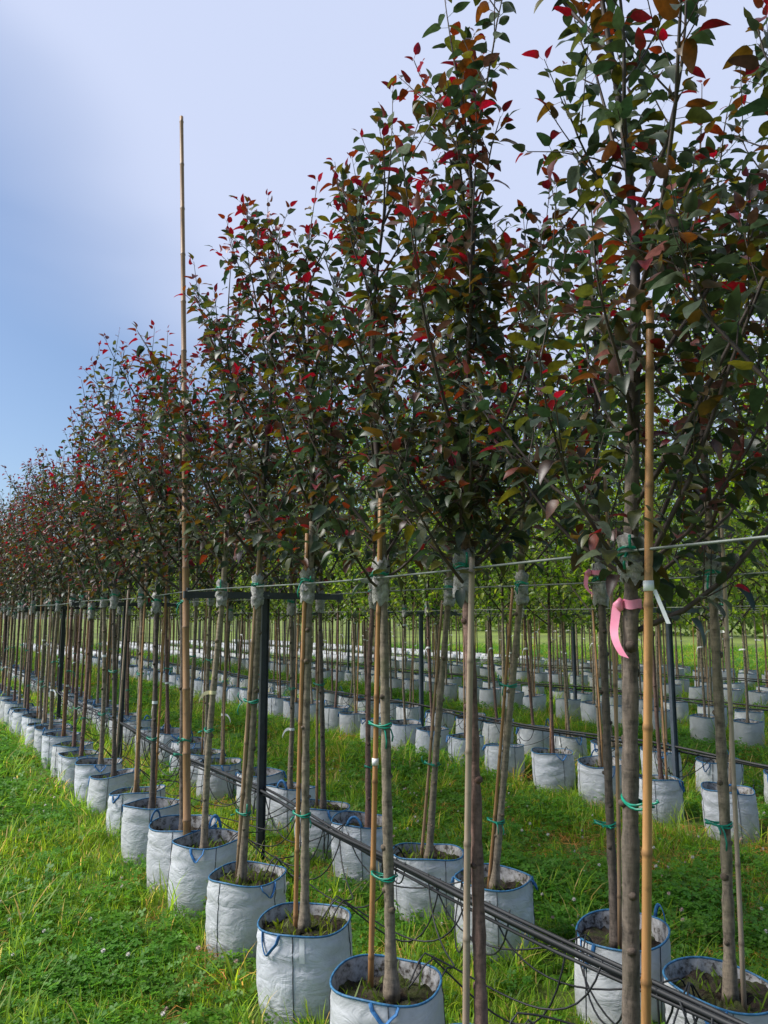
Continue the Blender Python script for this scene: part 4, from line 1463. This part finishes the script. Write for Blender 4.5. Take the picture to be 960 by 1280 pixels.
def scatter(name, templates, pts, pick, rot, scl, mat, label, cat):
    """one object: its mesh holds the small patterns and the scatter points, geometry nodes place them"""
    V, Q, T, C, tid, n = [], [], [], [], [], 0
    for k, mb in enumerate(templates):
        v = np.concatenate(mb.v)
        if mb.q:
            Q.append(np.concatenate(mb.q) + n)
        if mb.t:
            T.append(np.concatenate(mb.t) + n)
        C.append(np.concatenate(mb.c)); tid.append(np.full(len(v), k)); V.append(v); n += len(v)
    m = len(pts)
    V.append(pts); C.append(np.ones((m, 3))); tid.append(np.full(m, -1))
    F = [np.concatenate(Q)] + ([np.concatenate(T)] if T else [])
    me = make_mesh(name, np.concatenate(V), F, [mat], None, np.concatenate(C))
    def attr(nm, ty, data, key):
        full = np.zeros((n + m,) + np.shape(data)[1:], np.float32 if ty != 'INT' else np.int32)
        full[n:] = data
        a = me.attributes.new(nm, ty, 'POINT'); a.data.foreach_set(key, full.ravel())
    a = me.attributes.new('tid', 'INT', 'POINT'); a.data.foreach_set('value', np.concatenate(tid).astype(np.int32))
    attr('pick', 'INT', pick, 'value'); attr('rot', 'FLOAT_VECTOR', rot, 'vector'); attr('scl', 'FLOAT', scl, 'value')
    o = link(name, me)
    ng = bpy.data.node_groups.new(name, 'GeometryNodeTree')
    ng.interface.new_socket('Geometry', in_out='INPUT', socket_type='NodeSocketGeometry')
    ng.interface.new_socket('Geometry', in_out='OUTPUT', socket_type='NodeSocketGeometry')
    N, Lk = ng.nodes, ng.links
    gi, go = N.new('NodeGroupInput'), N.new('NodeGroupOutput')
    def named(nm, ty):
        x = N.new('GeometryNodeInputNamedAttribute'); x.data_type = ty; x.inputs['Name'].default_value = nm
        return x.outputs['Attribute']
    def equal(sock, val):
        c = N.new('FunctionNodeCompare'); c.data_type = 'INT'; c.operation = 'EQUAL'
        ins = [s for s in c.inputs if s.type == 'INT']
        Lk.new(sock, ins[0]); ins[1].default_value = val
        return c.outputs[0]
    tid_s, pick_s, rot_s, scl_s = named('tid', 'INT'), named('pick', 'INT'), named('rot', 'FLOAT_VECTOR'), named('scl', 'FLOAT')
    def sep(val):
        s_ = N.new('GeometryNodeSeparateGeometry'); s_.domain = 'POINT'
        Lk.new(gi.outputs[0], s_.inputs['Geometry']); Lk.new(equal(tid_s, val), s_.inputs['Selection'])
        return s_.outputs['Selection']
    ptsg = sep(-1)
    join = N.new('GeometryNodeJoinGeometry')
    for k in range(len(templates)):
        iop = N.new('GeometryNodeInstanceOnPoints')
        Lk.new(ptsg, iop.inputs['Points']); Lk.new(equal(pick_s, k), iop.inputs['Selection'])
        Lk.new(sep(k), iop.inputs['Instance']); Lk.new(rot_s, iop.inputs['Rotation']); Lk.new(scl_s, iop.inputs['Scale'])
        Lk.new(iop.outputs[0], join.inputs[0])
    Lk.new(join.outputs[0], go.inputs[0])
    md = o.modifiers.new('scatter', 'NODES'); md.node_group = ng
    tag(kind(o, 'stuff'), label, cat)
    return o


def vnoise(x, y, s, seed):
    rg = np.random.default_rng(seed)
    out = 0
    for k in range(5):
        a, f, p = rg.uniform(0, PI), s * rg.uniform(0.6, 1.6), rg.uniform(0, 6.28)
        out = out + np.sin((x * math.cos(a) + y * math.sin(a)) * f + p)
    return out / 2.2


rs = np.random.default_rng(21)
pts_all, pick_all, scl_all = [], [], []
bx = np.array([b_[0] for b_ in BAG_XY]); by = np.array([b_[1] for b_ in BAG_XY])
for d0, d1, dens, sc_ in ((1.4, 4.5, 330, 0.95), (4.5, 8, 210, 1.15), (8, 14, 95, 1.5), (14, 24, 36, 2.0), (24, 45, 9, 2.8)):
    amin, amax = YAW - math.radians(36), YAW + math.radians(36)
    n_ = int(dens * (amax - amin) / 2 * (d1 ** 2 - d0 ** 2))
    d = np.sqrt(rs.uniform(d0 ** 2, d1 ** 2, n_)); a = rs.uniform(amin, amax, n_)
    x, y = d * np.sin(a), d * np.cos(a)
    ok = np.ones(n_, bool)
    for i0 in range(0, n_, 4000):
        s_ = slice(i0, i0 + 4000)
        dd = np.hypot(x[s_, None] - bx[None], y[s_, None] - by[None])
        ok[s_] = dd.min(1) > 0.205
    # worn strip under the rows: fewer plants
    under = np.min(np.abs(x[:, None] - np.array(ROWX)[None]), 1) < 0.45
    hay = np.exp(-((x - 4.4) ** 2 + (y - 4.2) ** 2) / 0.30) + np.exp(-((x - 5.0) ** 2 + (y - 2.9) ** 2) / 0.15)   # a raked heap of dry stalks
    bare = (vnoise(x, y, 2.6, 5) > 0.95) | (hay > 0.6)
    ok &= ~(bare & (rs.random(n_) < 0.6))
    ok &= ~(under & (rs.random(n_) < 0.35))
    x, y, hay = x[ok], y[ok], hay[ok]
    m = len(x)
    cl = vnoise(x, y, 1.5, 9); lg = vnoise(x, y, 3.3, 12); dr = vnoise(x, y, 1.9, 15)
    near_bag = np.zeros(m, bool)
    for i0 in range(0, m, 4000):
        s_ = slice(i0, i0 + 4000)
        near_bag[s_] = np.hypot(x[s_, None] - bx[None], y[s_, None] - by[None]).min(1) < 0.34
    pk = rs.integers(0, 3, m)
    u = rs.random(m)
    cm = u < np.clip(0.46 + 0.35 * cl, 0.10, 0.88)
    pk[cm] = rs.integers(3, 6, cm.sum())
    u = rs.random(m)
    lm = u < np.where(near_bag, 0.20, np.clip(0.03 + 0.08 * lg, 0.005, 0.18))
    pk[lm] = rs.integers(6, 8, lm.sum())
    u = rs.random(m)
    dm = u < np.clip(0.07 + 0.14 * dr + 0.9 * hay, 0.01, 0.85)
    pk[dm] = rs.integers(8, 10, dm.sum())
    wm = rs.random(m) < 0.05
    pk[wm] = 10
    pts_all.append(np.stack([x, y, ground_z(x, y)], -1)); pick_all.append(pk); scl_all.append(sc_ * rs.uniform(0.75, 1.3, m))
P_ = np.concatenate(pts_all); m = len(P_)
scatter('meadow_grass', TPL, P_, np.concatenate(pick_all), np.stack([rs.normal(0, 0.12, m), rs.normal(0, 0.12, m), rs.uniform(0, 6.28, m)], -1), np.concatenate(scl_all),
        M['grass'], 'green grass and clover turf between the bag rows', 'grass')

# white clover heads
fl = []
for k in range(2):
    rg = np.random.default_rng(690 + k); mb = MB()
    h = 0.085 + 0.02 * k
    mb.tube([(0, 0, 0), (0.004, 0.003, h * 0.5), (0, 0.006, h)], 0.0010, 3, c=lin(92, 128, 48), caps=False)
    for i in range(26):
        th_, ph_ = math.acos(1 - 1.7 * (i + 0.5) / 26), i * 2.4
        d = np.array([math.sin(th_) * math.cos(ph_), math.sin(th_) * math.sin(ph_), math.cos(th_)])
        s_ = unit(np.cross(d, [0.2, 0.3, 1.0])) * 0.0022
        b = np.array([0, 0.006, h])
        mb.add([b + d * 0.002 - s_, b + d * 0.002 + s_, b + d * 0.0098], None, [(0, 1, 2)], c=np.array(lin(222, 214, 206) if k == 0 else lin(206, 176, 166)) * rg.uniform(0.8, 1.05))
    fl.append(mb)
d = np.sqrt(rs.uniform(1.5 ** 2, 9 ** 2, 620)); a = rs.uniform(YAW - 0.62, YAW + 0.62, 620)
x, y = d * np.sin(a), d * np.cos(a)
ok = (vnoise(x, y, 1.5, 9) > -0.5) & (np.hypot(x[:, None] - bx[None], y[:, None] - by[None]).min(1) > 0.25)
x, y = x[ok], y[ok]
scatter('clover_flowers', fl, np.stack([x, y, ground_z(x, y)], -1), rs.choice(2, len(x), p=[.75, .25]), np.stack([rs.normal(0, 0.2, len(x)), rs.normal(0, 0.2, len(x)), rs.uniform(0, 6.28, len(x))], -1),
        rs.uniform(0.9, 1.5, len(x)), M['bloom'], 'small white clover heads scattered over the grass', 'flowers')

# ------------------------------------------------------------------ far field hedge behind the last row
rh = np.random.default_rng(55)
n_ = 26000
tt_ = rh.uniform(-25, 95, n_)
hx = 62 + rh.normal(0, 2.0, n_); hz = np.abs(rh.normal(0, 1, n_)) ** 0.7
top = 6.5 + 1.6 * np.sin(tt_ * 0.35) + 1.1 * np.sin(tt_ * 0.9 + 1)
D = {'p': np.stack([hx, tt_, np.clip(rh.random(n_) ** 0.8, 0, 1) * top], -1), 'd': unit(rh.normal(0, 1, (n_, 3))), 'n': rh.normal(0, 1, (n_, 3)) + [0, 0, 0.8],
     's': rh.uniform(0.35, 0.75, n_), 't': np.zeros(n_, int), 'c': rh.integers(0, len(PAL_G), n_), 'g': rh.uniform(0.6, 1.1, n_)}
o = kind(link('far_hedge', leaf_mesh('far_hedge', D, LT_FAR, PAL_G, M['leaf_green'])), 'stuff')
tag(o, 'distant belt of trees beyond the field behind the last row', 'trees')
print('trees', cnt, 'tubes', tn, 'tufts', m, 'leaf meshes', len(LEAF_MESH), 'far', len(FAR_TREES))
# prototypes that were never placed go away again
for plist in (PROTO_RED, PROTO_GREEN, PROTO_GREEN_FAR, BAG_PROTO_NEAR, BAG_PROTO_MID):
    for o, used in plist:
        if not used:
            for c in list(o.children_recursive):
                bpy.data.objects.remove(c)
            bpy.data.objects.remove(o)
